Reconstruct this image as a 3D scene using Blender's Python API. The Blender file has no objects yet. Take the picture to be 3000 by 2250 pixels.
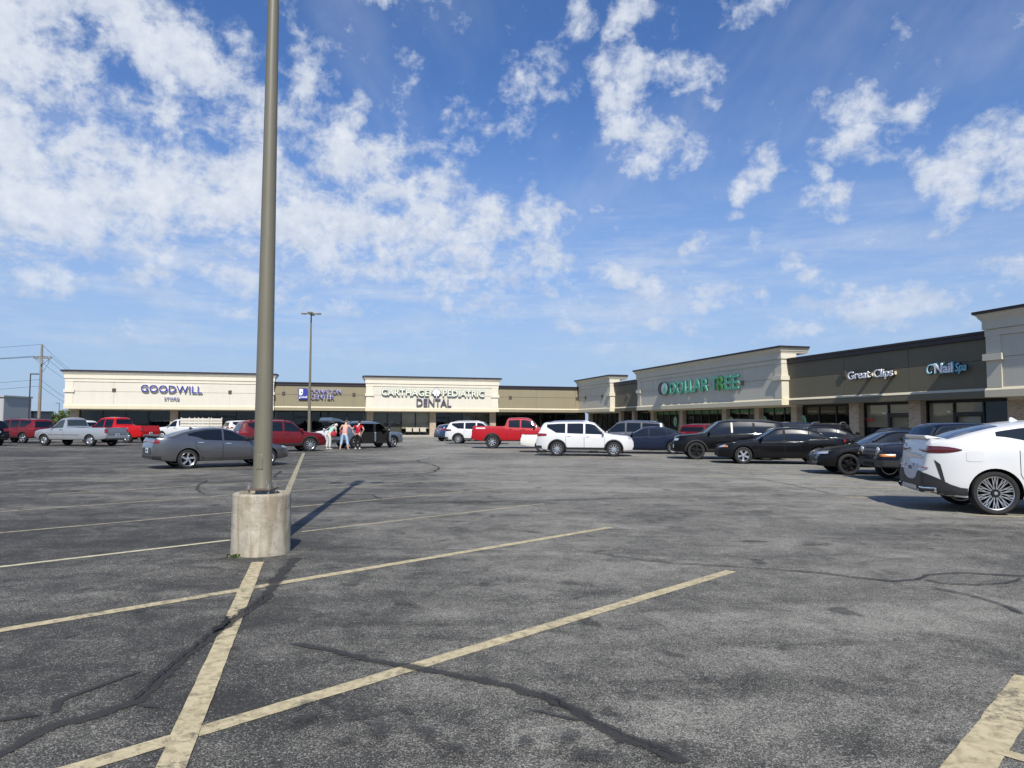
import bpy, bmesh, math, random
from mathutils import Vector, Matrix
from mathutils.bvhtree import BVHTree
random.seed(7)
R = math.radians
SC = bpy.context.scene
COL = SC.collection

# ------------------------------------------------------------------ camera
F_PX, PITCH, ROLL, CAM_H = 2076.9, R(3.1205), R(-0.2296), 1.6
_roll = Matrix(((math.cos(ROLL), -math.sin(ROLL), 0), (math.sin(ROLL), math.cos(ROLL), 0), (0, 0, 1)))
_base = Matrix(((1, 0, 0), (0, 0, 1), (0, -1, 0)))
_pit = Matrix(((1, 0, 0), (0, math.cos(PITCH), -math.sin(PITCH)), (0, math.sin(PITCH), math.cos(PITCH))))
RC = _pit @ _base @ _roll
CAM = Vector((0, 0, CAM_H))
def ray(px, py):
    return RC @ Vector(((px - 1500) / F_PX, (py - 1125) / F_PX, 1))
def gnd(px, py, z=0.0):
    d = ray(px, py); t = (z - CAM_H) / d.z
    return CAM + t * d
cd = bpy.data.cameras.new('camera'); cam = bpy.data.objects.new('camera', cd); COL.objects.link(cam)
cd.sensor_width = 36; cd.lens = F_PX / 3000 * 36; cd.clip_end = 6000; cd.clip_start = 0.05
mw = Matrix.Identity(4)
for i in range(3):
    mw[i][0] = RC[i][0]; mw[i][1] = -RC[i][1]; mw[i][2] = -RC[i][2]; mw[i][3] = CAM[i]
cam.matrix_world = mw
SC.camera = cam
SC.view_settings.view_transform = 'Standard'; SC.view_settings.look = 'None'
SC.view_settings.gamma = 1; SC.view_settings.exposure = 0.12

# ------------------------------------------------------------------ node helpers
class NT:
    def __init__(s, tree): s.t = tree
    def n(s, typ, **kw):
        nd = s.t.nodes.new(typ)
        for k, v in kw.items(): setattr(nd, k, v)
        return nd
    def set(s, sock, v):
        if isinstance(v, bpy.types.NodeSocket): s.t.links.new(v, sock)
        elif v is not None:
            if isinstance(v, tuple) and len(v) == 3 and sock.type == 'RGBA': v = v + (1,)
            sock.default_value = v
    def math(s, op, a, b=None, c=None, clamp=False):
        nd = s.n('ShaderNodeMath', operation=op, use_clamp=clamp)
        s.set(nd.inputs[0], a); s.set(nd.inputs[1], b); s.set(nd.inputs[2], c)
        return nd.outputs[0]
    def vmath(s, op, a, b=None, scale=None):
        nd = s.n('ShaderNodeVectorMath', operation=op)
        s.set(nd.inputs[0], a); s.set(nd.inputs[1], b)
        if scale is not None: s.set(nd.inputs['Scale'], scale)
        return nd.outputs[0]
    def vmath_x(s, v, i):
        nd = s.n('ShaderNodeSeparateXYZ'); s.set(nd.inputs[0], v)
        return nd.outputs[i]
    def mix(s, f, a, b, blend='MIX'):
        nd = s.n('ShaderNodeMix', data_type='RGBA', blend_type=blend)
        s.set(nd.inputs[0], f); s.set(nd.inputs[6], a); s.set(nd.inputs[7], b)
        return nd.outputs[2]
    def noise(s, vec, scale, detail=4, rough=.55, dist=0.0, dim='3D'):
        nd = s.n('ShaderNodeTexNoise', noise_dimensions=dim)
        s.set(nd.inputs['Vector'], vec); s.set(nd.inputs['Scale'], scale); s.set(nd.inputs['Detail'], detail)
        s.set(nd.inputs['Roughness'], rough); s.set(nd.inputs['Distortion'], dist)
        return nd.outputs[0]
    def ss(s, v, a, b, lo=0.0, hi=1.0):
        nd = s.n('ShaderNodeMapRange', interpolation_type='SMOOTHSTEP')
        s.set(nd.inputs[0], v); s.set(nd.inputs[1], a); s.set(nd.inputs[2], b); s.set(nd.inputs[3], lo); s.set(nd.inputs[4], hi)
        return nd.outputs[0]
    def mapping(s, vec, loc=(0, 0, 0), rot=(0, 0, 0), scale=(1, 1, 1), typ='POINT'):
        nd = s.n('ShaderNodeMapping', vector_type=typ)
        s.set(nd.inputs[0], vec); nd.inputs[1].default_value = loc; nd.inputs[2].default_value = rot; nd.inputs[3].default_value = scale
        return nd.outputs[0]
    def bump(s, h, strength=.3, dist=.01):
        nd = s.n('ShaderNodeBump'); s.set(nd.inputs['Height'], h); nd.inputs['Strength'].default_value = strength; nd.inputs['Distance'].default_value = dist
        return nd.outputs[0]

def newmat(name):
    m = bpy.data.materials.new(name); m.use_nodes = True
    t = m.node_tree; b = t.nodes['Principled BSDF']
    return m, NT(t), b
def simple(name, col, rough=.6, metal=0.0, var=.12, scale=6.0, spec=.5, coat=0.0, bump=0.0, bscale=80.0, fine=0.0):
    m, g, b = newmat(name)
    tc = g.n('ShaderNodeTexCoord').outputs['Object']
    n = g.noise(tc, scale, 5, .6)
    f = g.math('MULTIPLY_ADD', n, var * 2, 1 - var)
    if fine:
        n2 = g.noise(tc, bscale, 3, .6)
        f = g.math('MULTIPLY', f, g.math('MULTIPLY_ADD', n2, fine * 2, 1 - fine))
    c = g.vmath('SCALE', (col[0], col[1], col[2]), scale=f)
    g.set(b.inputs['Base Color'], c)
    b.inputs['Roughness'].default_value = rough; b.inputs['Metallic'].default_value = metal
    b.inputs['Specular IOR Level'].default_value = spec
    b.inputs['Coat Weight'].default_value = coat; b.inputs['Coat Roughness'].default_value = .04
    if bump:
        g.set(b.inputs['Normal'], g.bump(g.noise(tc, bscale, 3, .6), bump, .01))
    return m
MATS = {}
def M(name, *a, **k):
    if name not in MATS: MATS[name] = simple(name, *a, **k)
    return MATS[name]

# ------------------------------------------------------------------ mesh helpers
class MB:
    def __init__(s, xf=None): s.v = []; s.f = []; s.mi = []; s.xf = xf; s.cur = 0
    def p(s, q):
        q = Vector(q)
        if s.xf is not None: q = s.xf(q) if callable(s.xf) else s.xf @ q
        s.v.append(q); return len(s.v) - 1
    def face(s, idx): s.f.append(tuple(idx)); s.mi.append(s.cur)
    def quad(s, a, b, c, d): s.face([s.p(a), s.p(b), s.p(c), s.p(d)])
    def poly(s, pts): s.face([s.p(q) for q in pts])
    def box(s, x0, x1, y0, y1, z0, z1):
        i = [s.p(q) for q in ((x0, y0, z0), (x1, y0, z0), (x1, y1, z0), (x0, y1, z0), (x0, y0, z1), (x1, y0, z1), (x1, y1, z1), (x0, y1, z1))]
        for f in ((0, 3, 2, 1), (4, 5, 6, 7), (0, 1, 5, 4), (1, 2, 6, 5), (2, 3, 7, 6), (3, 0, 4, 7)): s.face([i[k] for k in f])
    def tube(s, pts, rad, n=10, cap=True):
        pts = [Vector(q) for q in pts]
        if not isinstance(rad, (list, tuple)): rad = [rad] * len(pts)
        rings = []
        for k, q in enumerate(pts):
            t = (pts[min(k + 1, len(pts) - 1)] - pts[max(k - 1, 0)]).normalized()
            a = Vector((0, 0, 1)) if abs(t.z) < .9 else Vector((1, 0, 0))
            e1 = t.cross(a).normalized(); e2 = t.cross(e1)
            rings.append([s.p(q + rad[k] * (math.cos(2 * math.pi * j / n) * e1 + math.sin(2 * math.pi * j / n) * e2)) for j in range(n)])
        for a, b in zip(rings, rings[1:]):
            for j in range(n): s.face((a[j], a[(j + 1) % n], b[(j + 1) % n], b[j]))
        if cap: s.face(rings[0][::-1]); s.face(rings[-1])
    def lathe(s, prof, n=32, axis='z', c=(0, 0, 0), closed=False):
        # prof: (r, h) along axis
        rings = []
        for r, h in prof:
            ring = []
            for j in range(n):
                a = 2 * math.pi * j / n; q = (r * math.cos(a), r * math.sin(a), h)
                if axis == 'y': q = (r * math.cos(a), h, r * math.sin(a))
                ring.append(s.p((q[0] + c[0], q[1] + c[1], q[2] + c[2])))
            rings.append(ring)
        pr = list(zip(rings, rings[1:]))
        if closed: pr.append((rings[-1], rings[0]))
        for a, b in pr:
            for j in range(n): s.face((a[j], a[(j + 1) % n], b[(j + 1) % n], b[j]))
        if not closed:
            if prof[0][0] > 1e-4: s.face(rings[0][::-1])
            if prof[-1][0] > 1e-4: s.face(rings[-1])
    def prism(s, pts, d0, d1, ax=(0, 1, 2)):
        # polygon pts (a,b) extruded along third axis from d0 to d1
        def mk(a, b, d):
            q = [0, 0, 0]; q[ax[0]] = a; q[ax[1]] = b; q[ax[2]] = d; return q
        A = [s.p(mk(a, b, d0)) for a, b in pts]; B = [s.p(mk(a, b, d1)) for a, b in pts]
        n = len(pts)
        s.face(A[::-1]); s.face(B)
        for j in range(n): s.face((A[j], A[(j + 1) % n], B[(j + 1) % n], B[j]))
    def mesh(s, name, fix=True):
        me = bpy.data.meshes.new(name); me.from_pydata([tuple(q) for q in s.v], [], s.f)
        for i, p in enumerate(me.polygons): p.material_index = s.mi[i]
        if fix:
            bm = bmesh.new(); bm.from_mesh(me); bmesh.ops.recalc_face_normals(bm, faces=bm.faces); bm.to_mesh(me); bm.free()
        return me
    def build(s, name, mat, parent=None, smooth=False, bevel=0.0, fix=True):
        return link(name, s.mesh(name, fix), mat, parent, smooth, bevel)
def link(name, me, mat, parent=None, smooth=False, bevel=0.0):
    if not isinstance(mat, (list, tuple)): mat = [mat]
    if len(me.materials) == 0:
        for m in mat: me.materials.append(m)
    if smooth is not False:
        me.shade_smooth()
        me.set_sharp_from_angle(angle=R(35 if smooth is True else smooth))
    o = bpy.data.objects.new(name, me); COL.objects.link(o)
    if parent: o.parent = parent
    if bevel:
        md = o.modifiers.new('bevel', 'BEVEL'); md.width = bevel; md.segments = 2; md.limit_method = 'ANGLE'; md.angle_limit = R(40)
        md.harden_normals = False
    return o
def tag(o, label=None, cat=None, group=None, kind=None):
    if label: o['label'] = label
    if cat: o['category'] = cat
    if group: o['group'] = group
    if kind: o['kind'] = kind
    return o
def thing(name, label, cat, loc=(0, 0, 0), rz=0.0, group=None):
    o = bpy.data.objects.new(name, None); COL.objects.link(o); o.empty_display_size = .2
    o.location = loc; o.rotation_euler = (0, 0, rz)
    return tag(o, label, cat, group)
def holder(name, parent, loc=(0, 0, 0), rz=0.0):
    o = bpy.data.objects.new(name, None); COL.objects.link(o); o.parent = parent; o.location = loc; o.rotation_euler = (0, 0, rz); o.empty_display_size = .1
    return o
def copy_tree(o, parent=None):
    c = o.copy(); COL.objects.link(c)
    if parent: c.parent = parent
    for ch in list(o.children): copy_tree(ch, c)
    return c
def evaluated_mesh(o, name):
    dg = bpy.context.evaluated_depsgraph_get()
    me = bpy.data.meshes.new_from_object(o.evaluated_get(dg), preserve_all_data_layers=True, depsgraph=dg)
    me.name = name
    return me
def text_mesh(txt, offset=0.0, extrude=.05, spacing=1.0):
    c = bpy.data.curves.new('lettering', 'FONT'); c.body = txt; c.extrude = extrude; c.offset = offset; c.space_character = spacing
    c.resolution_u = 3
    o = bpy.data.objects.new('lettering', c); COL.objects.link(o)
    bpy.context.view_layer.update()
    me = evaluated_mesh(o, 'lettering')
    bpy.data.objects.remove(o); bpy.data.curves.remove(c)
    return me

# ------------------------------------------------------------------ sun and sky
SUN_EL, SUN_AZ_TRAVEL = R(44), R(-5.7)      # light travels away from the camera, slightly to the left
sd = bpy.data.lights.new('sun', 'SUN'); sd.energy = 5.0; sd.angle = R(.5); sd.color = (1, .95, .87)
so = bpy.data.objects.new('sun', sd); COL.objects.link(so)
trav = Vector((math.sin(SUN_AZ_TRAVEL) * math.cos(SUN_EL), math.cos(SUN_AZ_TRAVEL) * math.cos(SUN_EL), -math.sin(SUN_EL)))
so.rotation_euler = trav.to_track_quat('-Z', 'Y').to_euler(); so.location = (0, -20, 40)
w = bpy.data.worlds.new('World'); SC.world = w; w.use_nodes = True
wt = w.node_tree; wt.nodes.clear(); g = NT(wt)
sky = g.n('ShaderNodeTexSky', sky_type='NISHITA'); sky.sun_disc = False; sky.sun_elevation = SUN_EL
to_sun = -trav
sky.sun_rotation = math.atan2(to_sun.x, to_sun.y)
sky.altitude = 300; sky.air_density = 1.0; sky.dust_density = .6; sky.ozone_density = 2.2
STR = .092
SKY_R, SKY_G, SKY_B = 0.72, 1.0, 1.42
tcw = g.n('ShaderNodeTexCoord').outputs['Generated']
sep = g.n('ShaderNodeSeparateXYZ'); g.set(sep.inputs[0], g.vmath('NORMALIZE', tcw))
az = g.math('ARCTAN2', sep.outputs[0], sep.outputs[1]); el = g.math('ARCSINE', sep.outputs[2])
cmb = g.n('ShaderNodeCombineXYZ'); g.set(cmb.inputs[0], az); g.set(cmb.inputs[1], el)
ae = cmb.outputs[0]
# cloud deck coordinates: direction projected on a flat layer, so detail shrinks towards the horizon
iz = g.math('DIVIDE', 1.0, g.math('ADD', g.math('MAXIMUM', sep.outputs[2], 0.0), .12))
cm2 = g.n('ShaderNodeCombineXYZ'); g.set(cm2.inputs[0], g.math('MULTIPLY', sep.outputs[0], iz)); g.set(cm2.inputs[1], g.math('MULTIPLY', sep.outputs[1], iz))
deck = cm2.outputs[0]
wn = g.n('ShaderNodeTexNoise'); g.set(wn.inputs['Vector'], ae); wn.inputs['Scale'].default_value = 9; wn.inputs['Detail'].default_value = 3
warp = g.vmath('SCALE', g.vmath('SUBTRACT', wn.outputs['Color'], (.5, .5, .5)), scale=.11)
aew = g.vmath('ADD', ae, warp)
BLOBS = [  # photo position and radii of each cloud (2212 wide), tilt, weight -> azimuth and elevation
 (50, 95, 150, 120, 30, .95), (330, 60, 260, 80, 25, 1.0), (480, 150, 120, 80, 25, .8), (240, 200, 110, 60, 0, .5), (390, 235, 190, 75, 10, .72),
 (540, 275, 190, 85, 15, .72), (100, 300, 330, 110, 8, 1.15), (400, 410, 360, 100, 8, 1.1), (690, 190, 95, 110, 20, .9), (780, 320, 190, 140, 38, 1.0),
 (960, 430, 180, 110, 38, .95), (700, 470, 280, 110, 12, 1.05), (1010, 530, 190, 80, 10, .95), (80, 430, 360, 75, 6, 1.1), (260, 525, 440, 50, 8, .85),
 (880, 590, 380, 48, 6, .82), (1180, 470, 85, 100, 20, .85), (1170, 560, 120, 55, 10, .8), (960, 300, 60, 45, 0, .55), (850, 180, 55, 80, 30, .55), (780, 85, 40, 60, 0, .5), (630, 40, 50, 60, 0, .55),
 (1150, 165, 95, 90, 0, .62), (1240, 180, 55, 60, 0, .45), (1350, 200, 90, 130, 0, 1.05), (1430, 315, 95, 80, 0, .98), (1490, 140, 65, 95, -25, .72),
 (1350, 30, 55, 85, -20, .66), (1235, 20, 50, 50, 0, .6), (1640, 20, 75, 40, 0, .66), (1845, 250, 80, 90, 0, .9), (1970, 235, 80, 45, -35, .75),
 (1930, 105, 50, 70, -30, .55), (1635, 365, 50, 105, 35, .8), (2075, 380, 55, 130, 33, .85), (2195, 350, 60, 120, 0, .75), (1800, 440, 50, 50, 0, .7),
 (1770, 375, 30, 30, 0, .6), (1865, 487, 50, 28, -30, .66), (1595, 290, 45, 32, 0, .5), (1490, 540, 40, 42, 0, .68), (1580, 490, 38, 26, 0, .6), (1290, 430, 60, 30, 0, .5),
 (1330, 580, 80, 65, 0, .85), (1430, 610, 90, 60, 0, .82), (1540, 645, 65, 50, 0, .75), (1740, 590, 75, 65, 20, .8), (1840, 625, 130, 45, 0, .75), (1640, 545, 32, 45, 0, .65),
 (1770, 685, 130, 42, 0, .75), (1950, 660, 110, 50, 0, .78), (2115, 635, 55, 38, 0, .7), (2160, 575, 90, 50, 0, .75), (2190, 450, 40, 35, 0, .6), (1640, 640, 40, 40, 0, .6),
 (980, 650, 620, 42, 3, .62), (330, 620, 520, 36, 5, .66), (290, 700, 55, 30, 0, .62), (420, 640, 90, 22, 20, .6), (1250, 700, 420, 36, 0, .5), (640, 640, 60, 40, 0, .6),
 (100, 575, 300, 34, 5, .72), (1900, 720, 300, 30, 0, .5), (2500, 300, 200, 150, 0, .8), (-400, 200, 400, 200, 10, 1.0), (-300, 480, 400, 80, 5, .9), (700, -250, 300, 150, 20, .9), (1700, -200, 200, 90, 0, .7)]
cm3 = g.n('ShaderNodeCombineXYZ'); g.set(cm3.inputs[0], g.math('ADD', az, g.vmath_x(warp, 0))); g.set(cm3.inputs[1], g.math('ADD', el, g.vmath_x(warp, 1))); cm3.inputs[2].default_value = 1.0
pw = cm3.outputs[0]
cover = None
for (bx, by, rx, ry, rot, wt_) in BLOBS:
    d = ray(bx * 3000 / 2212, by * 3000 / 2212).normalized()
    a0, e0 = math.atan2(d.x, d.y), math.asin(d.z)
    sx = (1.02 if bx > 1100 else 1.16) / 1531; ax, ay = rx * sx / max(.5, math.cos(e0)), ry * sx
    cr, sr = math.cos(R(-rot)), math.sin(R(-rot))
    u = (cr / ax, sr / ax, -(cr * a0 + sr * e0) / ax); v = (-sr / ay, cr / ay, (sr * a0 - cr * e0) / ay)
    du = g.n('ShaderNodeVectorMath', operation='DOT_PRODUCT'); g.set(du.inputs[0], pw); du.inputs[1].default_value = u
    dv = g.n('ShaderNodeVectorMath', operation='DOT_PRODUCT'); g.set(dv.inputs[0], pw); dv.inputs[1].default_value = v
    r2 = g.math('MULTIPLY_ADD', dv.outputs['Value'], dv.outputs['Value'], g.math('MULTIPLY', du.outputs['Value'], du.outputs['Value']))
    val = g.math('MULTIPLY_ADD', r2, -wt_, wt_)
    cover = g.math('MAXIMUM', val, cover if cover is not None else 0.0)
n1 = g.noise(g.mapping(ae, scale=(1, 1.3, 1)), 18, 8, .64, .2)
n2 = g.noise(g.mapping(deck, (3, 1, 0)), 2.4, 5, .6, .3)
n3 = g.noise(g.mapping(ae, (2, 5, 0)), 52, 4, .6, .2)
n0 = g.noise(g.mapping(ae, (7, 1, 0), scale=(1, 1.4, 1)), 6.5, 3, .5, .3)
nn = g.math('ADD', g.math('ADD', g.math('MULTIPLY', n1, .56), g.math('MULTIPLY', n0, .16)), g.math('ADD', g.math('MULTIPLY', n2, .24), g.math('MULTIPLY', n3, .16)))
dens = g.math('ADD', g.math('MULTIPLY', cover, .80), g.math('MULTIPLY_ADD', nn, 4.0, -2.50))
alpha = g.ss(dens, -.10, .62)
veil = g.noise(g.mapping(ae, (4, 2, 0), (0, 0, R(6)), (1, 5.5, 1)), 5.0, 7, .62, .05)
vmask = g.math('MULTIPLY', g.ss(el, .04, .12), g.ss(el, .20, .36, 1, 0))
thin = g.math('MAXIMUM', g.math('MULTIPLY', g.ss(g.noise(g.mapping(deck, (9, 3, 0), (0, 0, .5), (1, .35, 1)), 1.5, 5, .6, .3), .46, .75), .25), g.math('MULTIPLY', g.math('MULTIPLY', g.ss(veil, .40, .70), vmask), g.ss(az, .1, .75, .72, .25)))
alpha = g.math('MAXIMUM', alpha, thin)
alpha = g.math('MULTIPLY', alpha, g.ss(el, .02, .3, .55, .96))
n4 = g.noise(g.mapping(ae, (0, -.020, 0), scale=(1, 1.3, 1)), 18, 6, .64, .2)
shade = g.math('ADD', g.math('MULTIPLY', g.math('SUBTRACT', n4, n1), 1.1), g.math('MULTIPLY', g.math('SUBTRACT', n3, .5), .5))
lum = g.math('ADD', g.ss(dens, .05, 1.2, .42, .74), g.math('MULTIPLY', shade, .95), clamp=True)
ccol = g.mix(lum, (.40, .475, .62), (.82, .85, .90))
skyc = g.vmath('SCALE', sky.outputs[0], scale=STR)
skyc = g.vmath('MULTIPLY', skyc, (SKY_R, SKY_G, SKY_B))
hz = g.ss(el, -.02, .46, .85, .0)
skyc = g.mix(hz, skyc, (.36, .475, .66))
fin = g.mix(alpha, skyc, ccol)
bg = g.n('ShaderNodeBackground'); g.set(bg.inputs[0], fin); bg.inputs[1].default_value = 1.0
ow = g.n('ShaderNodeOutputWorld'); wt.links.new(bg.outputs[0], ow.inputs[0])
# ------------------------------------------------------------------ ground
def make_asphalt():
    m, g, b = newmat('asphalt')
    tc = g.n('ShaderNodeTexCoord').outputs['Object']
    # worn seal coat: light aggregate shows through in flecks, grouped in drifts
    big = g.noise(tc, .16, 5, .6, .4)
    st = g.noise(g.mapping(tc, (0, 0, 0), (0, 0, R(15)), (.35, 1.3, 1)), .8, 6, .65, .6)
    med = g.noise(tc, 2.2, 6, .65, 1.0)
    wear = g.math('ADD', g.math('MULTIPLY', big, .50), g.math('ADD', g.math('MULTIPLY', st, .32), g.math('MULTIPLY', med, .34)))
    sepn = g.n('ShaderNodeSeparateXYZ'); g.set(sepn.inputs[0], tc)
    # the drive lane right of the stalls is worn and bleached by traffic
    lane = g.math('ADD', g.math('MULTIPLY', sepn.outputs[0], .969), g.math('MULTIPLY', sepn.outputs[1], .246))
    lanef = g.math('MULTIPLY', g.ss(lane, 1.5, 6.5), g.ss(lane, 16, 26, 1, .3))
    far = g.ss(sepn.outputs[1], 9, 24)
    lanef = g.math('MULTIPLY', lanef, g.math('MULTIPLY_ADD', far, .45, .4))
    wear = g.math('ADD', wear, g.math('MULTIPLY', lanef, .085))
    wear = g.math('ADD', wear, g.math('MULTIPLY', g.ss(lane, -2.5, 3.0), .055)); wear = g.math('SUBTRACT', wear, .008)
    fl = g.noise(tc, 50, 3, .68, 2.2)
    fl2 = g.noise(tc, 100, 2, .6, .8)
    flk = g.math('ADD', g.math('MULTIPLY', fl, .68), g.math('MULTIPLY', fl2, .32))
    thr = g.math('ADD', flk, g.math('MULTIPLY', g.math('SUBTRACT', wear, .56), .50))
    f1 = g.math('MULTIPLY', g.ss(thr, .50, .64), .95)
    vo = g.n('ShaderNodeTexVoronoi'); g.set(vo.inputs['Vector'], tc); vo.inputs['Scale'].default_value = 26
    dot = g.math('MULTIPLY', g.ss(vo.outputs['Distance'], .10, .17, 1, 0), g.ss(g.noise(tc, 9, 2), .56, .66))
    basec = g.mix(g.ss(wear, .50, .72), (.036, .035, .0315), (.070, .0665, .056))
    basec = g.mix(g.math('MULTIPLY', lanef, .40), basec, (.112, .106, .088))
    c = g.mix(f1, basec, (.35, .335, .285))
    c = g.mix(g.math('MULTIPLY', dot, .8), c, (.46, .45, .43))
    stain = g.math('MULTIPLY', g.ss(g.noise(g.mapping(tc, (7, 3, 0)), 1.9, 3, .5, .4), .63, .72), g.ss(g.noise(tc, 40, 2), .2, .6, .5, 1))
    c = g.mix(g.math('MULTIPLY', stain, .72), c, (.022, .022, .022))
    scuff = g.math('MULTIPLY', g.ss(g.noise(g.mapping(tc, (2, 9, 0), (0, 0, R(-20)), (.6, 4, 1)), 1.6, 7, .7, 1.2), .62, .76), g.ss(g.noise(tc, .5, 2), .45, .6))
    c = g.mix(g.math('MULTIPLY', scuff, .6), c, (.30, .29, .27))
    g.set(b.inputs['Base Color'], c)
    b.inputs['Roughness'].default_value = .82; b.inputs['Specular IOR Level'].default_value = .28
    g.set(b.inputs['Normal'], g.bump(flk, .55, .012))
    return m
ASPHALT = make_asphalt()
def make_paint(name, col, wearlo=.50, wearhi=.62):
    m, g, b = newmat(name)
    tc = g.n('ShaderNodeTexCoord').outputs['Object']
    n1 = g.noise(tc, 14, 6, .68, .5); n2 = g.noise(tc, 1.1, 3, .6); n3 = g.noise(tc, 95, 3, .6, .8)
    v = g.math('ADD', g.math('MULTIPLY', n1, .42), g.math('ADD', g.math('MULTIPLY', n2, .28), g.math('MULTIPLY', n3, .30)))
    f = g.ss(v, wearlo, wearhi)
    c = g.mix(g.ss(n1, .35, .65), col, (col[0] * .72, col[1] * .70, col[2] * .66))
    c = g.mix(g.math('MULTIPLY', f, .85), c, (.085, .082, .075))
    g.set(b.inputs['Base Color'], c); b.inputs['Roughness'].default_value = .75; b.inputs['Specular IOR Level'].default_value = .3
    g.set(b.inputs['Normal'], g.bump(n3, .4, .008))
    return m
PAINT = make_paint('faded_yellow_paint', (.53, .455, .285), .50, .63)
PAINT_W = make_paint('bleached_paint', (.62, .56, .38), .55, .68)
PAINT_F = make_paint('worn_far_paint', (.42, .375, .25), .47, .62)
def make_seal(op=.74):
    m, g, b = newmat('crack_seal'); tc = g.n('ShaderNodeTexCoord').outputs['Object']
    ed = g.n('ShaderNodeAttribute', attribute_name='edge').outputs['Fac']
    al = g.ss(g.math('ADD', ed, g.math('MULTIPLY', g.math('SUBTRACT', g.noise(tc, 30, 5, .75, .8), .5), 1.3)), .22, .50)
    n = g.noise(tc, 2.5, 4, .6)
    g.set(b.inputs['Base Color'], g.mix(n, (.034, .034, .033), (.056, .055, .051))); b.inputs['Roughness'].default_value = .75; b.inputs['Specular IOR Level'].default_value = .3
    g.set(b.inputs['Alpha'], g.math('MULTIPLY', al, op))
    return m
SEAL = make_seal()
mb = MB(); mb.quad((-1500, -300, 0), (1500, -300, 0), (1500, 3000, 0), (-1500, 3000, 0))
terr = tag(mb.build('terrain', simple('dry_grass', (.10, .105, .05), .9, 0, .3, .05)), kind='structure'); terr.location.z = -.06
mb = MB(); mb.quad((-110, -60, 0), (75, -60, 0), (75, 130, 0), (-110, 130, 0))
tag(mb.build('parking_lot', ASPHALT), kind='structure')

def ribbon(mb, pts, widths, z, jag=0.0, soft=False):
    L = []; Rr = []
    for k, q in enumerate(pts):
        a = Vector(pts[max(k - 1, 0)]); b2 = Vector(pts[min(k + 1, len(pts) - 1)])
        t = (b2 - a).normalized(); n = Vector((-t.y, t.x))
        wd = widths[k] if isinstance(widths, (list, tuple)) else widths
        j1 = 1 + random.uniform(-jag, jag); j2 = 1 + random.uniform(-jag, jag)
        L.append((q[0] + n.x * wd / 2 * j1, q[1] + n.y * wd / 2 * j1, z)); Rr.append((q[0] - n.x * wd / 2 * j2, q[1] - n.y * wd / 2 * j2, z))
    if not soft:
        for k in range(len(pts) - 1): mb.quad(Rr[k], Rr[k + 1], L[k + 1], L[k])
        return
    C = [((l[0] + r_[0]) / 2, (l[1] + r_[1]) / 2, z) for l, r_ in zip(L, Rr)]
    n = len(pts) - 1
    for k in range(n):
        for A, B_, sgn in ((Rr, C, 1), (C, L, -1)):
            mb.quad(A[k], A[k + 1], B_[k + 1], B_[k])
            e = [0, 0, 1, 1] if sgn == 1 else [1, 1, 0, 0]
            if k == 0: e[0] = e[3] = 0
            if k == n - 1: e[1] = e[2] = 0
            mb.edge += e
def dense(pts, step, wob=0.0):
    out = [Vector(pts[0][:2])]
    for a, b2 in zip(pts, pts[1:]):
        a = Vector(a[:2]); b2 = Vector(b2[:2]); n = max(1, int((b2 - a).length / step))
        for k in range(1, n + 1):
            q = a.lerp(b2, k / n)
            if wob: q += Vector((random.gauss(0, wob), random.gauss(0, wob)))
            out.append(q)
    return out
CL0 = Vector((-1.66, 3.70)); CLH = R(-15.35); CU = Vector((math.sin(CLH), math.cos(CLH)))
SH = R(44.7); SU = Vector((math.sin(SH), math.cos(SH)))
def line(name, a, b2, wd, mat, z=.004):
    mb = MB(); ribbon(mb, dense([a, b2], .12), wd, z, .045)
    return tag(mb.build(name, mat), kind='structure')
# centre line of the double row, broken by the lamp base
line('parking_line', CL0 - CU * 3.5, CL0 + CU * 4.62, .135, PAINT, .008)
line('parking_line', CL0 + CU * 5.75, CL0 + CU * 34, .135, PAINT_F, .008)
for k in range(-1, 11):
    c = CL0 + CU * (3.30 * k)
    half = 5.75
    mat = PAINT if k < 3 else PAINT_F
    if k == -1:
        c = c + Vector((.038, -.038)); line('parking_line', c - SU * half, c + SU * half, .19, PAINT)
    elif k == 2:
        line('parking_line', c - SU * half, c - SU * .55, .085, PAINT_W); line('parking_line', c + SU * .5, c + SU * half, .09, PAINT_F)
    else:
        wd = .125 if k < 2 else .085
        line('parking_line', c - SU * half, c - SU * .05, wd, mat); line('parking_line', c + SU * .05, c + SU * half, wd, mat)
# rungs painted beside the last stall line, lower right
for (p0, p1) in (((2905, 2196), (3060, 2243)), ((2955, 2098), (3080, 2128)), ((2840, 2290), (3000, 2345))):
    line('parking_line', gnd(*p0).to_2d(), gnd(*p1).to_2d(), .085, PAINT, .006)
e0 = CL0 - CU * 3.30
line('parking_line', e0 + SU * 1.5 + Vector((.40, -.40)), e0 + SU * 5.2 + Vector((.40, -.40)), .085, PAINT, .007)
# stall lines of the row on the right
for k in range(0, 9):
    st = Vector((8.06, 12.64)) + Vector((math.sin(R(-14.3)), math.cos(R(-14.3)))) * (3.1 * k)
    d2 = Vector((math.sin(R(104)), math.cos(R(104))))
    line('parking_line', st, st + d2 * 5.4, .11, PAINT)
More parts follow.
